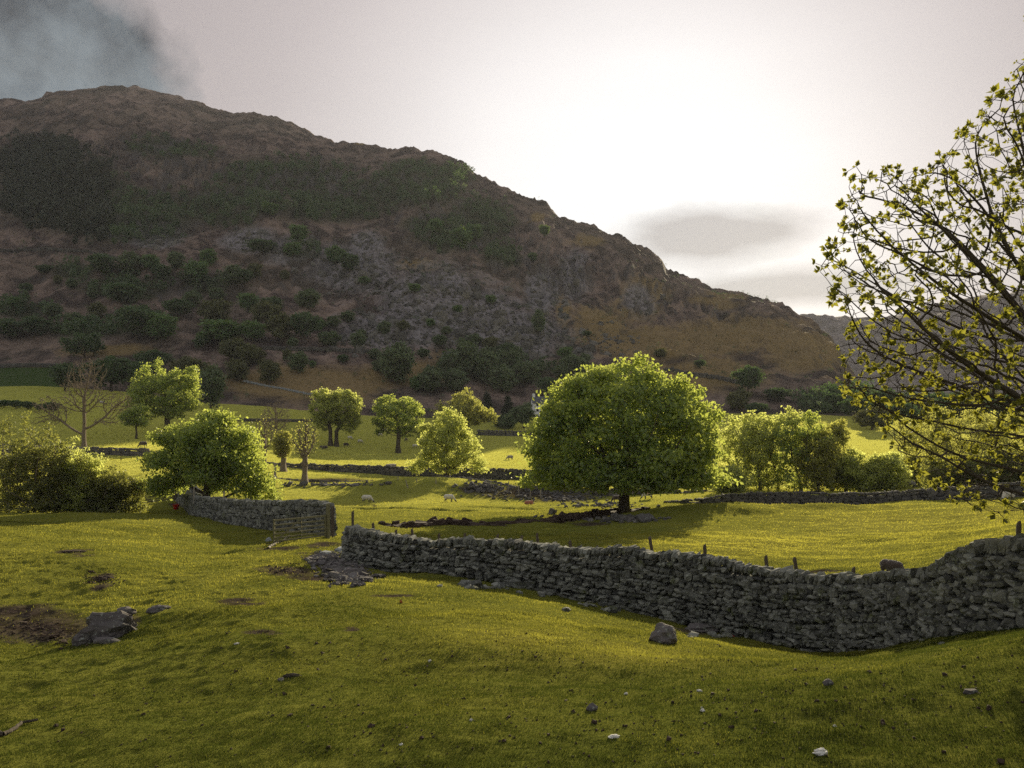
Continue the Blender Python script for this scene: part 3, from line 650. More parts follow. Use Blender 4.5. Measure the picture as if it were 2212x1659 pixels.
post(853.5, 22.6, 567.5, 'short stump of a post behind the wall left of the dark sheep', 'fence posts behind the near wall', .12, (0, 0))
post(1016, 17.2, 522, 'dark upright post behind the wall top at the right edge', 'fence posts behind the near wall', .11, (.05, 0))
for i, (px, Y, t, ln) in enumerate([(345,112,478,.2),(368,112,480,-.3),(398,113,477,0),(408,110,480,-.5),(417,113,479,-.3),(436,113,478,0),(470,113,476,0),(491,112,478,.05),(508,110,481,.1),(519,108,481.5,-.1),(530,107,483,.15),(541,106,482,-.1)]):
    post(px, Y, t, f'thin pale post leaning by the tumbled kerb, {ORD[i]} from the left', 'pale posts along the kerb', .13, (ln, 0), WOODP)
for i, (px, t) in enumerate([(85,452),(106,453),(121,453),(137,453.5),(150,455)]):
    post(px, 128, t, f'thin post before the dark wall under the bare tree, {ORD[i]} from the left', 'posts before the dark wall', .14, (0, 0))
post(181.5, 98, 473, 'pale upright post where the end-on wall meets the field', None, .22, (.02, 0), WOODP)
post(275, 121, 463, 'thick round post among the three pollards', None, .42, (0, 0), WOODP)
post(391, 141, 464, 'squat old tree stump standing on the dark far wall', None, 2.0, (0, 0), WOODP, 'tree_stump', 'stump')
post(194, 64, 487, 'slim post under the left sycamore crown near the wall', None, .12, (0, 0), WOODP); post(222.5, 60, 491, 'short pale post right of the left sycamore trunk', None, .12, (.1, 0), WOODP)

# --- trees of the valley
def V3(p): return (p.x, p.y, p.z)
rngT = np.random.default_rng(5)
def dome(cz, rx, ry, rz, n, seed, **k): return lumpy(cz, rx, ry, rz, n, np.random.default_rng(seed), **k)
p = at(624, 75)
make_tree('sycamore_tree', 'big lone sycamore with a broad dome crown on the bank in mid-field', 'tree', V3(p),
  [(0,0,5.4,7.9,7.6,8.2)]+lumpy(5.6, 9.3, 8.7, 8.9, 90, np.random.default_rng(8), lobe=.18, floor=2.4, core=.88)+[(-6.6,0,3.2,2.8,3,1.3),(6.8,0,3.2,2.8,3,1.3),(0,-5.5,3.6,5,2.4,1.1),(0,4,3.6,6,3.4,1.1)],
  [(0,0,-.3),(0,0,.6),(.02,0,1.4),(.05,0,2.2),(.05,.05,3.0)], 'sycamore', n_att=1500, n_leaf=66000, lsize=.38, step=.55, infl=6, kill=.8, rmax=.48, spread=.40, seed=2, k=6, clip=2.9, depth_max=2, fill=.8, dens=1.8, var=.92)
p = at(207, 68)
make_tree('sycamore_tree', 'left sycamore with lit right side behind the shaded stone wall', 'tree', V3(p),
  lumpy(4.7, 4.3, 4.0, 3.3, 20, np.random.default_rng(3), lobe=.32, floor=1.2)+[(-3.6,0,2.4,1.6,1.8,1.1),(4.2,0,1.9,1.5,1.6,1.0),(2.6,0,3.2,2.2,2.2,1.5),(.6,0,7.4,1.5,1.5,.9)],
  [(0,0,-.3),(-.03,0,.7),(-.06,0,1.5),(0,0,2.2)], 'sycamore', n_att=700, n_leaf=38000, lsize=.25, step=.4, infl=4, kill=.6, rmax=.33, spread=.34, seed=4, clip=.6, depth_max=2)
p = at(167, 184)
make_tree('sycamore_tree', 'tall two-headed tree behind the left sycamore, right of the bare tree', 'tree', V3(p),
  lumpy(8.2, 8.2, 7.6, 5.6, 20, np.random.default_rng(6), lobe=.34, floor=2.4)+[(-3.2,0,13.2,3,3,2.6),(4.4,0,12.4,3,3,2.2),(-6.5,0,5,2.5,2.5,2)],
  [(0,0,-.3),(0,0,1.5),(0,0,3)], 'sycamore', n_att=460, n_leaf=22000, lsize=.46, step=.8, infl=7, kill=1.2, rmax=.6, spread=.48, seed=6, clip=1.2, depth_max=2)
p = at(136, 170)
make_tree('field_tree', 'small thin tree left of the tall two-headed tree', 'tree', V3(p), lumpy(4.3, 2.8, 2.6, 2.2, 9, np.random.default_rng(7), lobe=.4), [(0,0,-.3),(.1,0,1.2),(0,0,2.2)], 'sycamore', n_att=160, n_leaf=5000, lsize=.4, step=.5, rmax=.18, spread=.4, seed=7)
p = at(84, 150)
make_tree('bare_tree', 'tall leafless tree with spreading low limbs on the left', 'tree', V3(p),
  [(0,0,11,3.6,3,5.2),(-5.5,0,7,3.8,3,2.4),(5.6,0,8,3.2,3,2.2),(-6.5,0,4.6,3,2,1.1),(4,0,4.6,3,2,1.0),(1.8,0,13,2.4,2,3)],
  [(0,0,-.3),(0,0,1.2),(-.05,0,2.4),(.05,0,3.4)], None, n_att=2600, n_leaf=0, step=.5, infl=7, kill=.5, rmax=.38, seed=9, barkm=BARKP, r_tip=.038, clip=3)
p = at(276, 180)
make_tree('bare_tree', 'slender leafless tree rising above the pollards', 'tree', V3(p), [(0,0,6.6,3.4,3,3.6),(0,0,8.4,2.8,2.6,2)], [(0,0,-.3),(0,0,1.2),(.1,0,2.4)], None, n_att=1500, n_leaf=0, step=.4, infl=5, kill=.45, rmax=.2, seed=10, barkm=BARKP, r_tip=.034)
for px, Y, label, E, tr, nl, lf, rm, sd in [
  (264.5, 138, 'left pollard with a fan of bare shoots', [(0,0,6,1.7,1.5,3.0)], [(0,0,-.3),(0,0,1.2),(0,0,2.6)], 160, 'gold', .30, 31),
  (283, 134, 'middle pollard thick with golden-green leaves', [(0,0,4.2,1.6,1.5,2.2)], [(0,0,-.3),(.0,0,1.0),(.1,0,2.2)], 5000, 'gold', .45, 32),
  (304.5, 121, 'right pollard with stout knobbly trunk and pale sparse shoots', [(0,0,6.3,2.0,1.7,3.0)], [(0,0,-.3),(0,0,1.2),(.05,0,2.6)], 420, 'gold', .40, 33)]:
    t = make_tree('pollard_tree', label, 'tree', V3(at(px, Y)), E, tr, lf, n_att=220, n_leaf=nl, lsize=.26, step=.4, infl=6, kill=.5, rmax=rm, spread=.18, seed=sd, barkm=BARKP, r_tip=.028, group='pollards by the far wall', power=2) if False else \
        make_tree('pollard_tree', label, 'tree', V3(at(px, Y)), E, tr, lf, n_att=700, n_leaf=nl, lsize=.26, step=.3, infl=5, kill=.33, rmax=rm, spread=.18, seed=sd, barkm=BARKP, r_tip=.026, group='pollards by the far wall')
    hm = rock_mesh('pollard_head', rm*1.5, rm*1.4, rm*1.1, BARKP, sd, jag=.5); o = link('pollard_head', hm, t, (0, 0, 2.7))
for px, label, E, sd in [(330.3, 'left of the paired twin-trunked field trees, half merged with its neighbour', [(-1.4,0,10.0,3.9,4,4.7),(-2.6,0,6.2,2.8,3,2.4)], 41), (336.3, 'right of the paired field trees, crown leaning right', [(2.4,0,10.0,4.3,4,4.8),(3.6,0,5.6,2.8,3,2.4)], 42)]:
    rr = np.random.default_rng(sd); E2 = E+[(E[0][0]+rr.uniform(-3.4, 3.4), rr.uniform(-2.4, 2.4), rr.uniform(5.5, 13), 1.5, 1.5, 1.2) for _ in range(14)]
    make_tree('field_tree', label, 'tree', V3(at(px, 212)), E2, [(0,0,-.3),(0,0,1.8),(0,0,3.6)], 'fresh', n_att=240, n_leaf=7500, lsize=.5, step=.7, infl=6, kill=1.1, rmax=.5, spread=.38, seed=sd, depth_max=2)
p = at(398, 212)
make_tree('field_tree', 'round-headed tree with dark trunk, alone right of the paired trees', 'tree', V3(p), lumpy(9.2, 6.4, 6, 5.8, 20, np.random.default_rng(9), lobe=.34, floor=3)+[(5.6,0,5.4,2,2,2),(-5.2,0,7.6,2,2,1.6)], [(0,0,-.3),(0,0,1.8),(.1,0,3.4)], 'sycamore', n_att=320, n_leaf=12000, lsize=.5, step=.75, infl=7, kill=1.1, rmax=.55, spread=.42, seed=43, depth_max=2)
p = at(448, 128)
make_tree('ash_tree', 'bright yellow-green pyramidal tree rooted by the kerb left of the lone sycamore', 'tree', V3(p),
  [(0,0,4.4,5.0,4.4,3.6),(0,0,7.6,3.0,2.8,3.0),(-.2,0,10,1.5,1.4,1.6),(-4.4,0,2.4,1.9,1.8,1.3),(4.6,0,2.4,1.9,1.8,1.3)]+lumpy(5.6, 4.8, 4.2, 5.0, 22, np.random.default_rng(10), lobe=.24, floor=1), [(0,0,-.3),(0,0,1),(0,0,2)], 'fresh', n_att=520, n_leaf=21000, lsize=.32, step=.5, infl=5, kill=.8, rmax=.32, spread=.32, seed=44, clip=.5, depth_max=2)
p = at(462, 245)
make_tree('field_tree', 'golden rounded tree peeping over the bright yellow-green tree', 'tree', V3(p), lumpy(8.4, 8.2, 7, 5.0, 18, np.random.default_rng(12), lobe=.36, floor=2)+[(6.8,0,6.5,3,3,2.4),(0,0,13,3.4,3,2)], [(0,0,-.3),(0,0,2),(0,0,4)], 'gold', n_att=300, n_leaf=11000, lsize=.55, step=.9, infl=8, kill=1.3, rmax=.5, spread=.5, seed=45)
p = at(524, 285)
make_tree('field_tree', 'small round dark-green tree by the white cottage', 'tree', V3(p), lumpy(4.6, 4.2, 4, 3.6, 12, np.random.default_rng(13)), [(0,0,-.3),(0,0,1.6)], 'fellpale', n_att=200, n_leaf=8000, lsize=.5, step=.7, rmax=.3, spread=.45, seed=46)
p = at(504.5, 280)
make_tree('round_bush', 'low round bush at the edge of the far pasture', 'bush', V3(p), lumpy(2.4, 4.1, 3.6, 2.6, 12, np.random.default_rng(14), floor=.4), [(0,0,-.3),(0,0,.8)], 'fellpale', n_att=200, n_leaf=8000, lsize=.45, step=.6, rmax=.2, spread=.4, seed=47)
for px, Y, h, w, label, sd in [(487,300,11,5,'narrow dark conifer right behind the golden tree', 48), (508,300,10,5.5,'dark pointed conifer left of the small round tree', 49)]:
    make_tree('conifer_tree', label, 'tree', V3(at(px, Y)), [(0,0,h*(.15+.15*i),w*.5*(1-.17*i),w*.5*(1-.17*i),h*.14) for i in range(6)], [(0,0,-.3),(0,0,1.2),(0,0,h*.5),(0,0,h*.9)], 'conifer', n_att=240, n_leaf=8000, lsize=.5, step=.6, rmax=.25, spread=.45, seed=sd, depth_max=5)
# grove right of the lone sycamore
grove = [(741,112,10.2,2.9,'fresh','airy pale-green tree at the left end of the right grove',51),(760,108,9.6,2.6,'fresh','bright slender-stemmed tree in the left half of the right grove',52),(778,110,10.8,3.4,'fresh','tallest yellow-green tree in the middle of the right grove',53),(801,106,10.2,3.3,'sycamore','darker green round-topped tree in the middle of the right grove',54),(818,104,7.6,2.4,'gold','low golden-green tree between the dark-topped and slender grove trees',55),(832,108,9.4,2.2,'gold','slender golden tree at the right end of the right grove',56),(846,106,5.2,2.3,'fresh','low bright sapling right of the slender golden tree',57)]
for px, Y, h, w, lf, label, sd in grove:
    make_tree('grove_tree', label, 'tree', V3(at(px, Y)), lumpy(h*.58, w, w, h*.42, 12, np.random.default_rng(sd), lobe=.36, floor=.8)+[(0,0,1.6,w*1.05,w*.9,1.5),(w*.5,0,h*.8,w*.5,w*.5,h*.2),(-w*.6,.3,h*.45,w*.6,w*.6,h*.3)], [(0,0,-.3),(.05,0,.6)], lf, n_att=460, n_leaf=7800, lsize=.30, step=.42, infl=3.5, kill=.6, rmax=.2, spread=.26, seed=sd, group='trees of the right grove', depth_max=2)
for px, Y, h, w, lf, label, sd in [(867,104,3.9,2.7,'fresh','pale bushy willow scrub left of the grey mound stone',61),(886,103,4.6,2.6,'fresh','taller pale willow bush at the right end of the scrub',62),(729,104,3.4,2.0,'fresh','small bush under the right edge of the lone sycamore',63),(905,110,4.4,2.2,'gold','thin yellow bush standing in the lit field behind the right wall',64),
    (925,125,9.4,5.5,'gold','yellow-olive tree behind the branches of the near tree',65),(962,130,11,6.5,'gold','broad olive-golden tree behind the near tree branches',66),(1004,120,9.5,6.0,'gold','shaded olive tree behind the near tree at the right edge',67),(950,96,3.6,3.4,'hedge','dark low bush on the right wall under the olive trees',68),(985,95,4.0,3.4,'hedge','second dark bush on the right wall under the olive trees',69),(1020,93,4.2,3.4,'hedge','dark bush on the right wall at the picture edge',70)]:
    make_tree('willow_bush' if h < 6 else 'field_tree', label, 'bush' if h < 6 else 'tree', V3(at(px, Y)), lumpy(h*.54, w, w*.9, h*.44, 12, np.random.default_rng(sd), lobe=.32, floor=.2)+[(0,0,h*.2,w,w*.8,h*.2)], [(0,0,-.3),(.03,0,.5)], lf, n_att=340, n_leaf=8200, lsize=.30, step=.42, infl=3.5, kill=.6, rmax=.16, spread=.36, seed=sd, depth_max=2)
# hedge bushes by the left gate
for px, Y, h, w, lf, label, sd in [(8,66,5.2,2.9,'hedge','big olive bush at the left picture edge',71),(34,65,6.3,2.7,'hedge','tallest olive bush of the left thicket',72),(58,66,4.5,2.1,'hedge','middle bush of the left thicket, lower than its neighbours',73),(80,66,5.0,1.8,'fresh','upright bright-tipped bush of the left thicket',74),(100,66.5,3.6,2.2,'hedge','spreading bush with pale twigs in the left thicket',75),(120,68,3.0,2.0,'hedge','low bush of the left thicket beside the slanting rail fence',76)]:
    make_tree('thicket_bush', label, 'bush', V3(at(px, Y)), lumpy(h*.52, w, w*.8, h*.42, 14, np.random.default_rng(sd), lobe=.30, floor=.1)+[(0,0,h*.2,w*1.05,w*.8,h*.22)]+[(w*math.sin(k*2.4)*.8,w*.5*math.cos(k*2.4),h*(.75+.12*(k%3)),.22*w,.22*w,h*.24) for k in range(7)], [(0,0,-.3),(.03,0,.3)], lf, n_att=600, n_leaf=12000, lsize=.17, step=.3, infl=2.6, kill=.36, rmax=.10, spread=.17, seed=sd, group='left thicket', r_tip=.012, depth_max=3, barkm=BARKP)

# near tree, trunk just outside the right edge
POLY = [(1024,50),(995,84),(975,112),(962,128),(935,152),(915,165),(895,162),(880,170),(862,178),(845,162),(838,200),(836,225),(828,240),(812,252),(806,262),(812,280),(830,300),(848,325),(832,355),(838,388),(860,410),(875,430),(905,465),(935,492),(960,508),(1024,530),(1700,560),(1700,-200),(1024,-200)]
def inside(px, py):
    r = np.zeros(len(px), bool); n = len(POLY)
    for i in range(n):
        (x1, y1), (x2, y2) = POLY[i], POLY[(i+1) % n]
        c = ((y1 > py) != (y2 > py)); xi = (x2-x1)*(py-y1)/((y2-y1) if y2 != y1 else 1e-9)+x1; r ^= c & (px < xi)
    return r
def near_tree():
    rng = np.random.default_rng(77); base = at(1195, 14.8)
    c = np.array([10.8, 14.5, 1.9]); d = rng.normal(size=(60000, 3)); d /= np.linalg.norm(d, axis=1)[:, None]
    A = c+d*(rng.uniform(0, 1, 60000)**.42)[:, None]*np.array([6.1, 4.0, 5.0]); px, py = pix(A); A = A[inside(px, py)]
    # thin the lower half a little and keep more on the seen side
    px, py = pix(A); w = np.where(px < 1060, 1.0, .35); A = A[rng.uniform(size=len(A)) < w][:7500]
    b = np.array(V3(base)); tr = [b+np.array(o) for o in ((0,0,-.3),(-.02,0,.5),(-.05,.02,1.1),(-.12,.03,1.7),(-.2,0,2.3),(-.3,0,2.8))]
    P, par, rad, depth, kids = grow(A, tr, .17, 3.2, .20, iters=260, rng=rng, r_tip=.0045, power=2.45, rmax=.2)
    t = thing('near_tree', 'nearest tree, reaching in from the right edge with unfolding spring leaves', 'tree', V3(base))
    V, q = tubes(P, par, rad, 6); link('trunk', np_mesh('trunk', V-b, q, BARK, smooth=True), t)
    tips = np.where((kids == 0) | ((depth == 1) & (rng.uniform(size=len(P)) < .30)))[0]; tips = tips[P[tips, 2] > b[2]+1]
    out = []; TT = []
    dirn = P[tips]-P[np.maximum(par[tips], 0)]; dirn /= np.linalg.norm(dirn, axis=1)[:, None]+1e-9
    tips = tips[rng.uniform(size=len(tips)) < .92]; dirn = P[tips]-P[np.maximum(par[tips], 0)]; dirn /= np.linalg.norm(dirn, axis=1)[:, None]+1e-9
    n = len(tips); m = 9
    ph = rng.uniform(0, 6.28, (n, m)); sp = rng.uniform(.35, 1.25, (n, m))
    ref = np.cross(dirn, np.array([.3, .2, 1.])); ref /= np.linalg.norm(ref, axis=1)[:, None]; r2 = np.cross(dirn, ref)
    D = dirn[:, None]*np.cos(sp)[..., None]+(ref[:, None]*np.cos(ph)[..., None]+r2[:, None]*np.sin(ph)[..., None])*np.sin(sp)[..., None]
    D[..., 2] += rng.uniform(-.25, .35, (n, m)); D /= np.linalg.norm(D, axis=2)[..., None]
    sc = rng.uniform(.55, 1.25, n)[:, None, None]; Ln = (rng.uniform(.058, .13, (n, m))[..., None])*sc*rng.uniform(.75, 1.2, (n, 1, 1))
    W = np.cross(D, rng.normal(size=(n, m, 3))); W /= np.linalg.norm(W, axis=2)[..., None]; nn = np.cross(D, W)
    B = P[tips][:, None]+D*.012
    V = np.stack([B, B+D*Ln*.45+W*Ln*.34+nn*Ln*.08, B+D*Ln-nn*Ln*.15, B+D*Ln*.45-W*Ln*.34+nn*Ln*.08, B+D*Ln*.5-nn*Ln*.04], 3-1).reshape(-1, 3)
    k = np.arange(n*m)[:, None]*5; f = np.concatenate([k+np.array([[0, 1, 4]]), k+np.array([[1, 2, 4]]), k+np.array([[2, 3, 4]]), k+np.array([[3, 0, 4]])])
    link('crown', np_mesh('crown', V-b, f, LEAF['near'], dict(tint=np.repeat(np.clip(rng.normal(.5, .25, n*m), 0, 1), 5))), t)
near_tree()

# --- fell trees: six kinds, copied
PR = {}
def proto(kind):
    if kind in PR: return None
    sd = 100+len(PR); r = np.random.default_rng(sd)
    H = 10.0
    E = {'round': lumpy(5.6, 4.6, 4.4, 4.2, 14, r, lobe=.36, floor=1), 'pale': lumpy(5.6, 4.2, 4.0, 4.4, 14, r, lobe=.32, floor=1), 'olive': lumpy(5.2, 5, 4.6, 4.4, 13, r, lobe=.36, floor=1),
         'tall': lumpy(5.6, 2.6, 2.6, 4.6, 12, r, lobe=.36, floor=.8), 'flat': lumpy(5.6, 6.2, 5, 3.6, 14, r, lobe=.36, floor=1.5), 'bright': lumpy(5.4, 4.0, 4.0, 4.3, 12, r, lobe=.36, floor=.8)}[kind]
    leaf = dict(round='fell', pale='fellpale', olive='fellolive', tall='fellpale', flat='fell', bright='fellbright')[kind]
    PR[kind] = make_tree('fell_tree', 'x', 'tree', (0, 0, -500), E, [(0,0,-.3),(0,0,1.0),(0,0,2)], leaf, n_att=170, n_leaf=3600, lsize=.75, step=.8, rmax=.3, spread=.65, seed=sd, k=4, r_tip=.04)
    PR[kind]['used'] = 0
LEAF['fellbright'] = leaf_mat('fell_bright_leaf', (.055, .125, .036), (.10, .19, .055), (.20, .28, .04), .35)
def R6(x, y): return x/4.3203, 62.7+y/4.3203
def R7(x, y): return 376.5+x/4.3203, 125.5+y/4.3203
FT = [ # column, base row, height px, width px, kind, label
 (*R6(535,1062),24,34,'round','large dark tree on the brown slope, topmost of the left cluster'),
 (*R6(590,1195),36,44,'round','broad dark tree at the foot of the left fell cluster'),
 (*R6(692,1205),30,34,'bright','dark green bushy tree at the right of the left fell cluster'),
 (*R6(770,1112),20,28,'round','solitary dark tree between the two fell clusters'),
 (*R6(365,1290),32,40,'flat','flat-topped dark tree on the brown slope behind the bare tree'),
 (*R6(280,1420),30,30,'round','dark tree beside the green upper field, left of the bare tree top'),
 (*R6(480,1420),36,46,'round','wide dark tree directly behind the bare tree'),
 (*R6(660,1330),22,42,'flat','dark flat tree above the two-headed tree'),
 (*R6(820,1370),24,38,'olive','olive tree above the right head of the two-headed tree'),
 (*R6(600,1400),26,40,'round','dark tree hidden behind the left head of the two-headed tree'),
 (*R6(910,1500),44,30,'pale','tall pale birch close right of the two-headed tree'),
 (*R6(1072,1082),20,22,'bright','bluish-green tree above the middle fell cluster'),
 (*R6(930,1130),26,34,'olive','brownish tree at the upper left of the middle fell cluster'),
 (*R6(960,1215),26,42,'bright','dark green tree at the lower left of the middle fell cluster'),
 (*R6(1092,1215),22,26,'bright','small bright-edged tree at the front of the middle fell cluster'),
 (*R6(1150,1150),26,34,'olive','olive tree in the heart of the middle fell cluster'),
 (*R6(1215,1205),28,32,'olive','rounded tree at the lower right of the middle fell cluster'),
 (*R6(1310,1200),30,30,'round','dark tree at the right end of the middle fell cluster'),
 (*R6(1170,1085),18,22,'round','small dark tree topping the middle fell cluster'),
 (*R6(1010,1290),24,30,'olive','olive tree below the middle fell cluster, left of its neighbour'),
 (*R6(1085,1310),22,30,'olive','olive tree below the middle fell cluster, right of its neighbour'),
 (*R6(1025,1380),23,24,'olive','lower olive tree on the grass above the bright left sycamore'),
 (*R6(1165,1388),25,24,'olive','thin brownish tree on the grass left of the field track'),
 (*R6(1290,1345),22,20,'pale','small grey-green tree on the grass below the upper wall'),
 (*R6(1430,1232),16,20,'pale','grey-green tree just above the upper fell wall, left one'),
 (*R6(1545,1242),18,18,'pale','grey-green tree just above the upper fell wall, right one'),
 (*R6(1265,1235),11,12,'pale','tiny round bush right of the middle cluster'),
 (*R6(1715,1392),42,36,'pale','tall pale grey-green tree above the round-headed field tree'),
 (*R6(1860,1425),24,28,'pale','pale tree at the left of the group above the golden tree'),
 (*R6(1960,1425),24,26,'pale','pale tree at the middle of the group above the golden tree'),
 (*R6(2010,1370),40,30,'pale','tallest pale tree on the slope above the golden tree'),
 (*R6(2090,1385),34,28,'pale','pale tree leaning on the tallest pale tree of the slope'),
 (*R6(2160,1425),28,28,'pale','rounded grey-green tree above the dark conifers'),
 (*R6(1450,875),20,20,'bright','bright green pointed tree high on the fell'),
 (*R6(1510,910),20,20,'round','dark companion right of the bright pointed tree high on the fell'),
 (*R6(1290,795),20,20,'bright','bright green tree high under the crags'),
 (*R6(1262,845),16,18,'bright','bright low tree just below the tree high under the crags'),
 (*R6(1130,830),16,28,'round','dark bush mass high on the fell beside the grey scree'),
 (*R6(1165,662),14,18,'bright','small bright tree among the crags'),
 (*R6(1010,970),22,20,'tall','slim green tree in the wooded middle slope'),
 (*R6(850,965),26,26,'bright','green tree left in the wooded middle slope'),
 (*R6(435,915),22,26,'round','dark tree above the brown slope at the left'),
 (*R6(190,922),10,16,'round','small dark bush high on the left brown slope'),
 (*R6(150,1185),22,26,'round','dark tree on the far left brown slope'),
 (*R6(30,1195),22,26,'round','dark tree at the left picture edge on the brown slope'),
 (*R6(400,1030),14,10,'tall','thin dark sapling on the brown slope above the left cluster'),
 (*R6(310,980),11,10,'tall','tiny green sapling on the brown slope, upper left'),
 (*R6(1330,1065),20,26,'pale','grey-green bush on the grey scree'),
 (*R6(1500,1125),12,16,'pale','small grey-green tree low on the scree'),
 (*R6(1575,970),9,12,'bright','tiny green bush in the middle of the scree'),
 (*R6(1790,1000),10,14,'bright','light green bush on the right of the scree'),
 (*R6(1975,1085),9,12,'bright','small green bush low on the right scree'),
 (*R6(2120,1045),10,12,'bright','small dark-green bush at the right margin of the scree'),
 (*R6(1880,742),16,14,'bright','green tree on the upper right shoulder wood'),
 (*R6(1990,810),24,22,'bright','lighter tree in the shoulder wood, left of its neighbour'),
 (*R6(2042,770),18,20,'bright','lighter tree in the shoulder wood, right of its neighbour'),
 (*R7(815,1015),14,16,'bright','small bright round tree above the lone sycamore crown, left side'),
 (*R7(855,1095),24,30,'pale','pale bushy tree touching the upper left of the lone sycamore crown'),
 (*R7(795,1100),16,16,'pale','little grey tree left of the pale bushy tree'),
 (*R7(640,1125),24,28,'pale','grey-green tree on the lower slope above the small round tree'),
 (*R7(700,905),24,12,'tall','slim spire of a tree on the dark scree'),
 (*R7(745,1170),20,26,'round','dark tree beside the left flank of the lone sycamore'),
 (*R7(910,918),7,10,'round','tiny dark bush on the tan grass slope'),
 (*R7(1225,1005),10,14,'olive','small olive bush above the crown of the lone sycamore'),
 (*R7(1395,1050),9,12,'round','small dark bush on the tan slope right of the lone sycamore top'),
 (*R7(1605,1165),30,28,'round','big dark tree on the slope above the right grove'),
 (*R7(1565,1235),22,26,'olive','olive tree below the big dark tree above the right grove'),
 (*R7(1730,1190),14,26,'round','low dark tree right of the big dark tree above the grove'),
 (*R7(1650,1255),14,22,'round','dark low bush directly above the left of the right grove'),
 (*R7(670,592),10,12,'bright','tiny bright tree on the right shoulder of the fell'),
 (*R7(725,480),12,12,'bright','small bright tree just under the right ridge crest'),
 (*R7(265,455),12,13,'bright','tiny green tree under the skyline knoll'),
 (*R7(90,1100),26,30,'pale','grey-green tree above the round-headed field tree, right side'),
]
FP = []
def fell_tree(px, py, h, w, kind, label, group=None, y0=235.0):
    proto(kind); r = PR[kind]
    p = hit(px, py, y0)
    s = h/F*p.y/10.0; base = dict(round=9.6, pale=9.0, olive=10.4, tall=5.8, flat=12.8, bright=8.8)[kind]; sw = w/F*p.y/base
    if not r['used']: t = r; r['used'] = 1
    else: t = copy_tree(r)
    if 'used' in t and t is not r: del t['used']
    t.location = p; t.scale = (sw, sw, s); t.rotation_euler = (0, 0, random.uniform(0, 6.28)); tag(t, label, 'tree', group); FP.append(p)
for e in FT: fell_tree(*e)
GRP = [('dark tree in the wood on the lower right slope behind the right grove', 'trees of the wood behind the right grove', ['round', 'olive', 'round'], [(855,418,22,30),(872,430,24,34),(885,416,26,34),(900,428,26,36),(918,422,28,36),(938,420,30,38),(960,424,30,40),(985,420,30,40),(1010,424,32,40),(836,412,18,24),(868,404,16,26),(890,402,16,26),(912,408,18,26)]),
 ('small dark shrub in the row below the green upper field at the left', 'shrubs below the green upper field', ['round'], [(4,408,9,14),(16,409,10,14),(28,410,9,14),(40,411,8,12),(52,413,10,16)]),
 ('small grey-green tree scattered on the lower fell above the pastures', 'scattered lower fell trees', ['pale', 'olive', 'round', 'bright', 'tall'], [(R6(x, y)[0], R6(x, y)[1], h, h*1.05) for x, y, h in [(1400,1210,12),(1240,1290,12),(1480,1300,10),(1350,1320,8),(1620,1290,12),(1640,1340,14),(1760,1290,10),(1830,1280,12),(1800,1420,16),(1560,1200,10),(1660,1180,14),(1740,1160,12),(1900,1240,14),(1860,1150,10),(1930,1180,10),(2050,1230,14),(2120,1250,16),(2190,1280,18),(1380,1160,12),(1440,1150,12),(2180,1340,18),(250,960,10),(110,1010,12),(60,1060,12),(230,1110,16),(320,1150,16),(420,1120,18),(700,950,18),(650,900,18),(560,930,22),(760,900,18),(1100,940,14),(1060,960,16),(900,880,18),(940,1040,14),(830,1060,16),(1230,940,10),(860,1240,12),(880,1220,14)]]),
 ('grey-green tree in the loose wood left of the lone sycamore top', 'loose wood beside the lone sycamore', ['pale', 'pale', 'tall'], [(R7(x, y)[0], R7(x, y)[1], h, h*.95) for x, y, h in [(480,1090,22),(430,1050,18),(540,1060,18),(590,1060,20),(610,1010,12),(500,1010,12),(350,1150,24),(560,1160,24),(690,1080,14),(900,1060,14),(320,1080,20),(240,1130,20)]])]
for lab, grp, kinds, L in GRP:
    for i, (px, py, h, w) in enumerate(L): fell_tree(px, py, h*random.uniform(.9, 1.1), w*random.uniform(.9, 1.1), kinds[i % len(kinds)], lab, grp)

# --- woods on the fell: uncountable, one object each
def wood_stuff(name, label, mask, n, hgt, leafkind, seed, nl=70, wide=.42):
    rng = np.random.default_rng(seed); cell = MY**2; w = mask*(MY < 1000)*(Mpx > -60)*(Mpx < 960); w = w/w.sum()
    i = rng.choice(len(MX), n, p=w); hh = rng.uniform(.55, 1.2, n)*hgt; c = np.stack([MX[i]+rng.normal(size=n)*2, MY[i]+rng.normal(size=n)*2, MZ[i]-.5], 1)
    d = rng.normal(size=(n, nl, 3)); d /= np.linalg.norm(d, axis=2)[..., None]; rr = rng.uniform(.35, 1, (n, nl, 1))**.5
    P = c[:, None]+d*rr*np.stack([hh*wide, hh*wide, hh*.5], 1)[:, None]; P[..., 2] += hh[:, None]*.52
    V, f = leaf_faces(P.reshape(-1, 3), hgt*.20, .6, rng)
    tint = np.repeat(np.clip(rng.normal(.45, .3, n), 0, 1), nl*4)
    me = np_mesh(name, V, f, LEAF[leafkind], dict(tint=tint)); tag(link(name, me), label, kind='stuff')
wm = np.clip(Mwd-.38, 0, 1)
wood_stuff('plantation', 'dense dark plantation on the upper left fellside', wm*(Mpx < 110)*(Mpy < 255), 1500, 8.5, 'conifer', 1, 60, .30)
wood_stuff('hanging_wood', 'dark broadleaf wood hanging under the crags', wm*((Mpx >= 110) | (Mpy >= 255))*(Mpy > 110), 1900, 6.5, 'fell', 2, 60)
wood_stuff('birch_scrub', 'green birch scrub mixed in the crag wood', wm*(Mpx > 150)*(Mpy > 150), 500, 5.5, 'fellpale', 3, 60)
wood_stuff('juniper_scrub', 'dark low scrub dotted over the scree and bracken', (.02+np.clip(fbm(MX, MY, 60, 3), 0, 1)**2)*(Mpy > 150), 2600, 2.2, 'fell', 4, 26, .6)
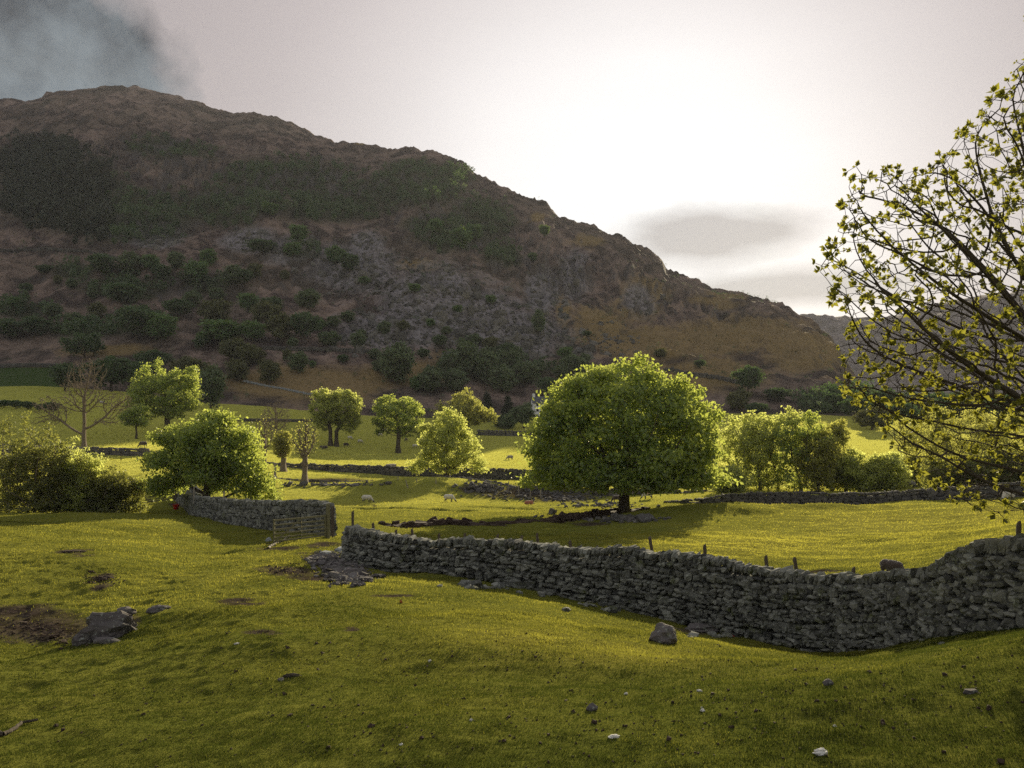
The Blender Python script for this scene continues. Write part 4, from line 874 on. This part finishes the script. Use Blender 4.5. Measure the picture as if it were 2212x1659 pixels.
# loose blocks on the scree
rng = np.random.default_rng(9); w = (np.clip(Msc-.3, 0, 1)+.25*np.exp(-((Mpy-345)/14)**2)*(Mpx > 330)*(Mpx < 640))*(MY < 800)*(Mpx > 0)*(Mpx < 900); w /= w.sum(); i = rng.choice(len(MX), 5200, p=w)
n = len(i); sz = (rng.pareto(2.2, n)*.5+.35)[:, None].clip(0, 2.6)*rng.uniform(.6, 1.2, (n, 3))
V, f = stones(np.stack([MX[i], MY[i], MZ[i]], 1), sz, rng.uniform(0, 6, n), rng.normal(scale=.4, size=n), rng.normal(scale=.4, size=n), rng, .2)
tag(link('scree', np_mesh('scree', V, f, STONEF, dict(tint=np.repeat(rng.uniform(0, 1, n), 26)))), 'loose scree blocks spilling down the fell', kind='stuff')
# intake walls on the fell
def fell_wall(pts, label, h=1.6, w=1.0, name='intake_wall', mat=None):
    P = []; 
    for (x0, y0_), (x1, y1_) in zip(pts, pts[1:]):
        for u in np.linspace(0, 1, 14)[:-1]: P.append(hit(x0+(x1-x0)*u, y0_+(y1_-y0_)*u, 235))
    rng = np.random.default_rng(len(pts)); C, Z, Yw = [], [], []
    for a, b in zip(P, P[1:]):
        d = b-a; L = math.hypot(d.x, d.y)
        if L > 45: continue
        k = max(1, int(L/1.1))
        for j in range(k):
            q = a+d*(j/k); z = max(zg([q.x], [q.y])[0], zm([q.x], [q.y])[0])
            for lv in (0, 1): C.append((q.x, q.y, z+h*(.25+.5*lv))); Z.append((.75, w*.5, h*.30)); Yw.append(math.atan2(d.y, d.x))
    if not C: return
    V, f = stones(np.array(C), np.array(Z), np.array(Yw), np.zeros(len(C)), np.zeros(len(C)), rng, .14); o0 = np.array(C[0])
    tag(link(name, np_mesh(name, V-o0, f, mat or STONEF, dict(tint=np.repeat(rng.uniform(0, .6, len(C)), 26))), loc=o0), label, 'wall', 'intake walls on the fell')
fell_wall([(0,252),(50,251),(85,253),(120,260),(150,268)], 'dark intake wall crossing the brown slope high on the left')
fell_wall([(264,350),(300,351),(345,352),(378,354)], 'dark intake wall along the foot of the scree')
fell_wall([(0,368),(30,367),(65,368)], 'short wall above the green upper field at the left')
fell_wall([(348,421),(300,422),(215,421)], 'low dark wall at the foot of the fell above the pollards', .8)
fell_wall([(665,372),(690,376),(720,380),(745,386)], 'broken wall slanting across the tan slope right of the lone sycamore')
fell_wall([(245,382),(262,386),(290,391),(318,397)], 'pale broken wall slanting down the grass above the bare pollard', .6, .7, mat=SLAB)

# --- cottage
def cottage():
    p = at(545, 322, True); s = N('lime_render'); wht = s.pbr(s.mix(s.noise(1.5), (.62, .62, .60), (.80, .80, .78)), .9)
    s = N('slate_roof'); slate = s.pbr(s.mix(s.noise(3), (.05, .055, .065), (.12, .12, .13)), .7, s.bump(s.noise(9), .5, .03))
    s = N('dark_glass'); gl = s.pbr((.02, .025, .03), .15)
    t = thing('cottage', 'white cottage half hidden behind the left flank of the lone sycamore', 'house', V3(p), .15)
    def box(bm, x0, y0, z0, x1, y1, z1):
        m = Matrix.Translation(((x0+x1)/2, (y0+y1)/2, (z0+z1)/2)) @ Matrix.Diagonal((x1-x0, y1-y0, z1-z0, 1)); bmesh.ops.create_cube(bm, size=1, matrix=m)
    bm = bmesh.new(); box(bm, -5, -3, -1.5, 5, 3, 4.2)
    for x in (-5, 5):
        vs = [bm.verts.new(c) for c in ((x, -3, 4.2), (x, 3, 4.2), (x, 0, 6.4))]; bm.faces.new(vs)
    bm_obj('wall', bm, wht, t)
    bm = bmesh.new(); bar(bm, (-5.3, -1.7, 5.25), (5.3, -1.7, 5.25), 4.3, .15, Vector((0, -.6, .8))); bar(bm, (-5.3, 1.7, 5.25), (5.3, 1.7, 5.25), 4.3, .15, Vector((0, .6, .8))); rf = bm_obj('roof', bm, slate, t)
    bm = bmesh.new(); box(bm, -4.8, -.5, 5.6, -3.9, .5, 7.6); bm_obj('chimney', bm, wht, rf)
    for x in (-3.4, 0.2, 3.2):
        for z in (.9, 2.9):
            bm = bmesh.new(); box(bm, x-.45, -3.06, z, x+.45, -3.003, z+1); bm_obj('window', bm, gl, t)
    bm = bmesh.new(); box(bm, 1.3, -3.07, 0, 2.2, -3.003, 2.0); bm_obj('door', bm, gl, t)
cottage()

# --- sheep
SM = {k: sheep_proto(k, i+1) for i, k in enumerate(('graze', 'stand', 'lie'))}
FL = dict(white=fleece('cream_fleece', (.62, .58, .50), (.05, .045, .04)), dark=fleece('dark_fleece', (.075, .055, .045), (.03, .028, .026)), red=fleece('marked_fleece', (.60, .56, .50), (.06, .05, .05), (.45, .04, .03), .05),
          rust=fleece('rust_marked_fleece', (.42, .16, .10), (.05, .04, .04)), grey=fleece('grey_fleece', (.30, .27, .24), (.04, .035, .03)))
SHEEP = [(367,100,'graze',0,1.0,'white','grazing white ewe, left of the two in the middle pasture'),(449,100,'graze',.15,1.0,'white','grazing white ewe, right of the two in the middle pasture'),
 (529,97,'lie',.4,.9,'rust','sheep with rust-red fleece lying in the middle pasture'),(648,98,'graze',math.pi,1.0,'red','red-marked white ewe grazing right behind the lone sycamore trunk'),(616.5,97,'graze',math.pi+.4,.9,'dark','dark sheep half hidden left of the lone sycamore trunk'),
 (248,60.5,'stand',2.6,1.0,'dark','dark sheep looking over the shaded wall under the left sycamore'),(892,28.6,'graze',-.9,.66,'dark','dark brown sheep grazing right behind the near wall'),(785.5,28.8,'graze',.1,.72,'red','white sheep with a red and blue back, showing over the near wall'),
 (1009,72,'graze',3.5,1.05,'white','white-rimmed ewe in the shade of the far right wall'),(911,104,'graze',.3,1.0,'grey','small grey sheep in the lit field behind the right scrub'),
 (325,200,'graze',2.8,1.1,'dark','dark sheep in the tree shade, leftmost in the far pasture'),(321,202,'stand',1.0,.7,'dark','dark lamb beside the leftmost sheep of the far pasture'),(346,214,'graze',.2,1.1,'dark','dark sheep just right of the paired trunks'),(350,232,'graze',.5,1.1,'white','pale sheep above the paired trunks, right side'),
 (360,226,'graze',0,1.1,'white','pale sheep midway between the paired trees and the round-headed tree'),(380,246,'graze',.3,1.1,'white','pale sheep farther up the pasture, left of the round-headed tree'),(384.5,262,'lie',.3,1.2,'grey','grey sheep resting at the far edge of the pasture'),
 (415,224,'graze',.3,1.15,'white','pale sheep right of the round-headed tree trunk'),(406,238,'graze',2.2,1.0,'dark','small dark sheep right behind the round-headed tree'),(419.5,272,'lie',.1,1.2,'dark','dark sheep lying at the top of the far pasture'),
 (510,192,'graze',3.0,1.15,'grey','grey sheep alone in the right of the far pasture'),(143,152,'graze',3.0,1.2,'dark','dark sheep grazing between the bare tree and the left sycamore'),(298,232,'graze',.2,1.0,'grey','faint grey sheep behind the right pollard shoots'),
 (102,265,'lie',0,1.3,'white','tiny white sheep on the green upper field, right one'),(1,258,'lie',0,1.2,'white','tiny white sheep on the green upper field at the left edge')]
for px, Y, pose, rz, sc, fl, label in SHEEP:
    me = SM[pose].copy(); me.materials.clear(); me.materials.append(FL[fl]); p = at(px, Y); o = link('sheep', me, loc=p-Vector((0, 0, .01)), rz=rz); o.scale = (sc*1.12,)*3
    tag(o, label, 'sheep', 'sheep grazing in the valley')

# --- rocks and bits
rock(104,641,62,34,'big mossy grey boulder outcrop at the lower left', depth=.45, seed=3, jag=.5, sink=.25, rz=.3)
rock(82,645,30,18,'dark rock shouldering the left of the big boulder outcrop', depth=.3, seed=14, jag=.5)
rock(124,618,26,12,'small grey rock behind the right of the big boulder outcrop', depth=.3, seed=15, jag=.4)
rock(157,613,26,9,'low pale rock just right of the boulder outcrop', depth=.25, seed=4, jag=.4)
rock(104,644.5,30,9,'flat brown stone in front of the boulder outcrop', depth=.12, seed=5, flat=.6)
rock(665,644,31,23,'dark squat boulder below the near wall', depth=.35, seed=6, jag=.3, sink=.15)
rock(702,633,38,10,'flat mossy rock beside the squat boulder', depth=.35, seed=7, jag=.5)
rock(720,629,20,6,'thin flat stone at the right of the mossy rock', depth=.2, seed=8)
rock(592,712,12,9,'round dark stone lying in the front pasture', seed=9, sink=.15); rock(829,686,11,8,'round grey stone in the right foreground pasture', seed=10, sink=.15)
rock(972,694,19,6,'flat rectangular stone at the right foreground', seed=11, flat=.6, depth=.07); rock(292,678,22,5,'brown log-like stone in the left foreground', seed=12, depth=.06, mat=BARK, name='log', cat='log')
rock(281,681.5,8,4,'small grey stone at the left end of the log', seed=13); rock(341,552,17,8,'pale slab leaning at the left end of the near wall', seed=20, mat=SLAB, depth=.5, flat=.5); rock(325,556,14,5,'pale flat slab left of the leaning slab', seed=21, mat=SLAB, depth=.4, flat=.5)
rock(268,542,7,5,'small white stone at the foot of the open gate', seed=22, mat=SLAB); rock(316,626+60,1,1,'x') if False else None
rock(895,503,18,10,'grey pointed rock mound behind the right wall', seed=23, Y=86, jag=.5)
rock(317,512,10,4,'mossy rock at the foot of the lone sycamore', seed=24, Y=70) if False else rock(632,522,10,6,'pale mossy rock below the lone sycamore trunk', seed=24)
for px, py, w, h, lab, sd in [(822,757,15,7,'tuft of white wool in the bottom right foreground',31),(703,713,6,3,'scrap of white wool in the front pasture right of centre',32),(702,709,3,2.5,'tiny white flake just above the wool scrap',33),(614,740,12,3,'thin pale bone-like wool strand near the bottom centre',34),(471,722,4,3.5,'white wool dot in the bottom centre pasture',35),(626,695,4,3,'white fleck left of the wool scrap',36),(700,692,6,2.5,'pale yellow fleck in the front pasture',37),(237,645,7,2.2,'small white fleck right of the boulder outcrop',38),(430,663,4,2.5,'pale fleck in the middle foreground grass',39),(401,604,3,4,'small orange toadstool-like clod in the middle grass',40),(835,728,4,2.5,'white fleck above the bottom right wool',41),(401,746,5,2.5,'pale fleck at the bottom left of centre',42)]:
    m = N('wool').pbr((.62, .60, .54), .95) if sd != 40 else N('clod').pbr((.35, .12, .04), .95)
    rock(px, py, w, h, lab, seed=sd, mat=m, name='wool_tuft' if sd != 40 else 'orange_clod', cat='wool' if sd != 40 else 'clod', jag=.7, sink=.1)
rock(731,637,8,2.5,'red plastic scrap in the grass below the near wall', seed=43, mat=N('red_scrap').pbr((.55, .05, .06), .5), name='plastic_scrap', cat='litter')
def bucket():
    p = at(176, 70); t = thing('feed_bucket', 'red feed bucket by the cross-braced gate', 'bucket', V3(p)); red = N('red_plastic').pbr((.50, .02, .015), .4)
    bm = bmesh.new(); n = 20; prof = [(.0, .02), (.17, .0), (.24, .34), (.26, .35), (.26, .38), (.235, .38), (.16, .03), (0, .03)]; rings = [[bm.verts.new((r*math.cos(2*math.pi*i/n), r*math.sin(2*math.pi*i/n), z)) for i in range(n)] for r, z in prof[1:-1]]
    for a, b in zip(rings, rings[1:]):
        for i in range(n): bm.faces.new((a[i], a[(i+1) % n], b[(i+1) % n], b[i]))
    bm.faces.new(rings[0][::-1]); bm.faces.new(rings[-1]); bm_obj('tub', bm, red, t)
    P = np.array([(.27*math.cos(a), -.05, .36+.16*math.sin(a)) for a in np.linspace(0, math.pi, 12)]); V, q = tubes(P, np.arange(12)-1, np.full(12, .012), 5); link('handle', np_mesh('handle', V, q, red), t)
bucket()
def stick(pts, label, r, name='fallen_branch', y0=4.0, mat=None, lift=.03):
    P = np.array([V3(hit(px, py, y0)) for px, py in pts]); o = P[0].copy(); P = P-o; P[:, 2] += lift
    t = np.linspace(0, 1, len(P)*5); P = np.stack([np.interp(t, np.linspace(0, 1, len(P)), P[:, k]) for k in range(3)], 1)
    P[1:-1] = (P[:-2]+P[1:-1]*2+P[2:])/4; P[:, :2] += np.random.default_rng(3).normal(scale=r*.25, size=(len(P), 2))
    V, q = tubes(P, np.arange(len(P))-1, np.linspace(r, r*.5, len(P)), 8); tag(link(name, np_mesh(name, V, q, mat or BARK), loc=o), label, 'branch')
stick([(-14,736),(4,737),(14,732),(22,726),(37,723)], 'dark crooked branch lying at the bottom left edge', .030)
stick([(268,549),(276,544),(283,541),(290,536)], 'pale bent branch lying below the open gate', .06, y0=20, mat=WOODP)
for px, py, w, h, lab, sd in [(103,581,20,3.5,'dark rush tussock on the left slope',61),(72,553,22,2.5,'brown heap of dead bracken on the left slope',62)]:
    rock(px, py, w, h, lab, seed=sd, mat=EARTHM, name='bracken_heap', cat='bracken', jag=1.0, sink=.4)

# rubble, droppings: uncountable
def scatter(name, label, spots, n, s0, s1, mat, seed, jag=.18, y0=4.0, flat=.5, Yr=None):
    rng = np.random.default_rng(seed); P = []
    for k in range(n):
        cx, cy, rx, ry = spots[rng.integers(len(spots))]; px, py = cx+rng.normal()*rx*.5, cy+rng.normal()*ry*.5; P.append((px, py))
    P = np.array(P); Yg = np.geomspace(y0, 140, 420); out = []
    H = {}; 
    for px, py in P:
        c = round(px/6)
        if c not in H: X = (c*6-CX)/F*Yg; H[c] = HY-F*zg(X, Yg, True)/Yg
        k = np.argmax(H[c] <= py); Y = Yg[k]; out.append(((px-CX)/F*Y, Y))
    out = np.array(out); z = zg(out[:, 0], out[:, 1]); s = (rng.uniform(s0, s1, len(out))*np.where(rng.uniform(size=len(out)) < .06, 2.2, 1))[:, None]*rng.uniform(.6, 1.3, (len(out), 3)); s[:, 2] *= flat
    V, f = stones(np.c_[out, z+s[:, 2]*.4], s, rng.uniform(0, 6, len(out)), rng.normal(scale=.3, size=len(out)), rng.normal(scale=.3, size=len(out)), rng, jag)
    tag(link(name, np_mesh(name, V, f, mat, dict(tint=np.repeat(rng.uniform(0, 1, len(out)), 26)))), label, kind='stuff')
scatter('rubble', 'grey stone rubble spilled beside the end of the near wall', [(340,570,18,9),(352,578,18,7),(330,560,16,9),(345,566,22,12),(318,560,10,4)], 1500, .03, .09, ROCK, 1, y0=12)
scatter('fallen_stones', 'fallen stones at the foot of the near wall and the banks', [(560,594,40,3),(640,608,60,3),(740,636,50,3),(870,641,50,3),(500,588,50,2),(960,628,40,3)], 240, .04, .13, STONE, 2, y0=12)
scatter('field_stones', 'rough stones over the brown earth patch and banks', [(520,494,50,7),(600,505,40,3),(480,488,26,5),(330,485,60,2),(580,518,30,3),(630,520,30,3),(560,498,50,4)], 700, .08, .28, STONEF, 3, y0=60)
scatter('earth_clods', 'dark clods and dung dotted over the foreground grass', [(512,690,420,90),(700,720,420,80),(300,700,300,70),(820,690,300,60),(512,650,400,30)], 1300, .006, .014, EARTHM, 4, flat=.8)
scatter('left_rubble', 'brown stones and clods in the bare hollow at the left', [(25,628,44,12),(60,640,30,8),(290,570,26,5),(100,580,20,6)], 600, .012, .035, EARTHM, 5, y0=8)

# --- grass
def grass():
    s = N('grass_blade'); t = s.attr('tint'); g = s.n('NewGeometry')
    c = s.mix(t, (.024, .036, .010), (.135, .124, .026)); tc = s.mix(t, (.065, .082, .014), (.66, .62, .09))
    d = s.n('BsdfDiffuse', Color=c); tr = s.n('BsdfTranslucent', Color=tc); m = s.n('MixShader', i0=.45)
    s.t.links.new(d.outputs[0], m.inputs[1]); s.t.links.new(tr.outputs[0], m.inputs[2]); s.t.links.new(m.outputs[0], s.out.inputs[0])
    rng = np.random.default_rng(21); N1, N2, N3 = 520000, 330000, 260000
    Y = np.concatenate([7.0*(20/7.0)**(rng.uniform(size=N1)**1.15), 18*(50/18)**rng.uniform(size=N2), 45*(300/45)**rng.uniform(size=N3)])
    u = rng.uniform(-.66, .66, len(Y)); X = u*Y
    clump = .5+.5*fbm(X, Y, .35, 2)*(Y < 30)+.35*fbm(X, Y, 2.2, 2); keep = rng.uniform(size=len(Y)) < np.clip(.35+clump*.75, .12, 1)
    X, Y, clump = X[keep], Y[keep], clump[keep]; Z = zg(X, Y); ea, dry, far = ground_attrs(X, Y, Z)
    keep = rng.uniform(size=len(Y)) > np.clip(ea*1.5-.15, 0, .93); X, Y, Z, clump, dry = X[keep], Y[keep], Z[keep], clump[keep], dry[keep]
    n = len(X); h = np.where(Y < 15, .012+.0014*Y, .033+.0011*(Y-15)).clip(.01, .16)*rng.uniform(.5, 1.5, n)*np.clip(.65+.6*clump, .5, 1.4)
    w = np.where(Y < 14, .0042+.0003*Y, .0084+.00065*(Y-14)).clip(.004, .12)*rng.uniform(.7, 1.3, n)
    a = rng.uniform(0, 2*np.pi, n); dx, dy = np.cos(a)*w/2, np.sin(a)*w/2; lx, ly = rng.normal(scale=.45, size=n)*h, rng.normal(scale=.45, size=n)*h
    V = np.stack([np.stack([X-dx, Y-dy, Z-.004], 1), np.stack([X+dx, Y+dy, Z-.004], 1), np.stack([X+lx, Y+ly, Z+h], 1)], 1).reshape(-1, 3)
    tint = np.clip(rng.normal(.42, .22, n)+dry*.75+.4*fbm(X, Y, 3, 2)-.7*sstep(26, 11, Y)+.2*sstep(40, 80, Y), 0, 1)  # shade painted into near blades, sunlight into the band and the farther ones
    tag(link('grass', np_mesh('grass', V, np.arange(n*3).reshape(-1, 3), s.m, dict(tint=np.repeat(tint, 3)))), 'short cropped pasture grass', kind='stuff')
grass()

# --- haze
def haze():
    bm = bmesh.new(); m = Matrix.Translation((0, 0, 250)) @ Matrix.Diagonal((6800, 6800, 700, 1)); bmesh.ops.create_cube(bm, size=1, matrix=m)
    s = N('haze'); v = s.n('VolumePrincipled', Density=HAZE, Anisotropy=.0); v.inputs['Color'].default_value = (.86, .88, .95, 1); s.t.links.new(v.outputs[0], s.out.inputs[1])
    o = bm_obj('haze', bm, s.m); tag(o, kind='stuff')
HAZE = .00008
haze()

# --- sky, sun, camera
def world():
    w = bpy.data.worlds.new('World'); bpy.context.scene.world = w; w.use_nodes = True; t = w.node_tree; t.nodes.clear()
    s = N.__new__(N); s.t = t; s.out = t.nodes.new('ShaderNodeOutputWorld')
    D = s.n('TexCoord').outputs['Generated']
    sky = s.n('TexSky', _sky_type='NISHITA', _sun_disc=False, _sun_elevation=SUN_EL, _sun_rotation=SUN_AZ, _air_density=1.0, _dust_density=.4)
    def dot(v): return s.n('VectorMath', _operation='DOT_PRODUCT', i0=D, i1=v).outputs['Value']
    def direction(px, py): v = Vector(((px-CX)/F, 1, (HY-py)/F)).normalized(); return v
    g = dot(direction(640, 250)); ang = s.math('MULTIPLY', s.math('ARCCOSINE', s.math('MINIMUM', g, .99999)), 180/math.pi)
    cr = s.n('ValToRGB', Fac=s.math('DIVIDE', ang, 90.0)); e = cr.color_ramp; e.interpolation = 'B_SPLINE'
    stops = [(0, (1.12, 1.09, 1.075)), (.13, (1.0, .965, .95)), (.20, (.74, .685, .67)), (.28, (.50, .44, .435)), (.40, (.37, .32, .32)), (.6, (.28, .275, .295)), (1, (.44, .45, .48))]
    while len(e.elements) < len(stops): e.elements.new(.5)
    for el, (p, c) in zip(e.elements, stops): el.position = p; el.color = (*c, 1)
    def blob(px, py, wx, wy, tilt=0, soft=(1.25, .55), ns=3.0, na=.5, stretch=1):
        c = direction(px, py); T1 = Vector((c.y, -c.x, 0)).normalized(); T2 = T1.cross(c); ct, st = math.cos(tilt), math.sin(tilt); A = T1*ct+T2*st; B = T2*ct-T1*st
        a = s.math('DIVIDE', dot(A), wx/F); b = s.math('DIVIDE', dot(B), wy/F)
        r = s.math('SQRT', s.math('ADD', s.math('MULTIPLY', a, a), s.math('MULTIPLY', b, b)))
        mp = s.n('Mapping', Vector=D); mp.inputs['Scale'].default_value = (1, 1, stretch)
        nz = s.noise(ns, 5, .55, mp.outputs[0]); r = s.math('ADD', r, s.math('MULTIPLY', s.math('SUBTRACT', nz, .5), na*2))
        m = s.ramp(r, soft[0], soft[1]); fr = s.math('GREATER_THAN', dot(c), 0.2); return s.math('MULTIPLY', m, fr)
    col = cr.outputs[0]
    mpc = s.n('Mapping', Vector=D); mpc.inputs['Scale'].default_value = (1, 1, 3.2); wisp = s.ramp(s.noise(3.2, 6, .6, mpc.outputs[0]), .3, .7)
    col = s.mix(s.math('MULTIPLY', wisp, .08), col, (.30, .285, .29))
    col = s.mix(s.math('MULTIPLY', blob(708, 234, 100, 32, .06, (1.12, .5), 9, .5, 2.5), .9), col, (.42, .40, .40))
    col = s.mix(s.math('MULTIPLY', blob(785, 288, 135, 19, .02, (1.2, .45), 9, .45, 3), .85), col, (.43, .415, .415))
    col = s.mix(s.math('MULTIPLY', blob(700, 268, 60, 9, 0, (1.3, .2), 9, .4, 3), .4), col, (.7, .68, .68))
    dk = s.mix(s.ramp(s.noise(8, 5, .6, D), .38, .66), (.020, .026, .038), (.19, .225, .25))
    col = s.mix(blob(10, 62, 155, 98, -.25, (1.08, .82), 7, .60), col, dk)
    bg1 = s.n('Background', Strength=.08); s.set(bg1.inputs[0], sky.outputs[0]); bg2 = s.n('Background', Strength=SKYK); s.set(bg2.inputs[0], col)
    ad = s.n('MixShader', i0=.95); t.links.new(bg1.outputs[0], ad.inputs[1]); t.links.new(bg2.outputs[0], ad.inputs[2]); t.links.new(ad.outputs[0], s.out.inputs[0])
SKYK = .62
world()
L = bpy.data.lights.new('sun', 'SUN'); L.energy = 5.0; L.angle = math.radians(.5); L.color = (1.0, .86, .58)
lo = bpy.data.objects.new('sun', L); COL.objects.link(lo); lo.rotation_euler = S_DIR.to_track_quat('Z', 'Y').to_euler()
cd = bpy.data.cameras.new('camera'); co = bpy.data.objects.new('camera', cd); COL.objects.link(co); co.rotation_euler = (math.radians(90), 0, 0); co.location = (0, 0, 0)
cd.sensor_width = 36; cd.lens = 30.0; cd.shift_y = (HY-384)/1024; cd.clip_start = .05; cd.clip_end = 12000
sc = bpy.context.scene; sc.camera = co
sc.view_settings.view_transform = 'Standard'; sc.view_settings.look = 'None'; sc.view_settings.exposure = 0.87; sc.view_settings.gamma = 1; sc.view_settings.use_curve_mapping = False
sc.cycles.max_bounces = 6; sc.cycles.diffuse_bounces = 3; sc.cycles.transmission_bounces = 4; sc.cycles.volume_bounces = 0; sc.cycles.use_denoising = False
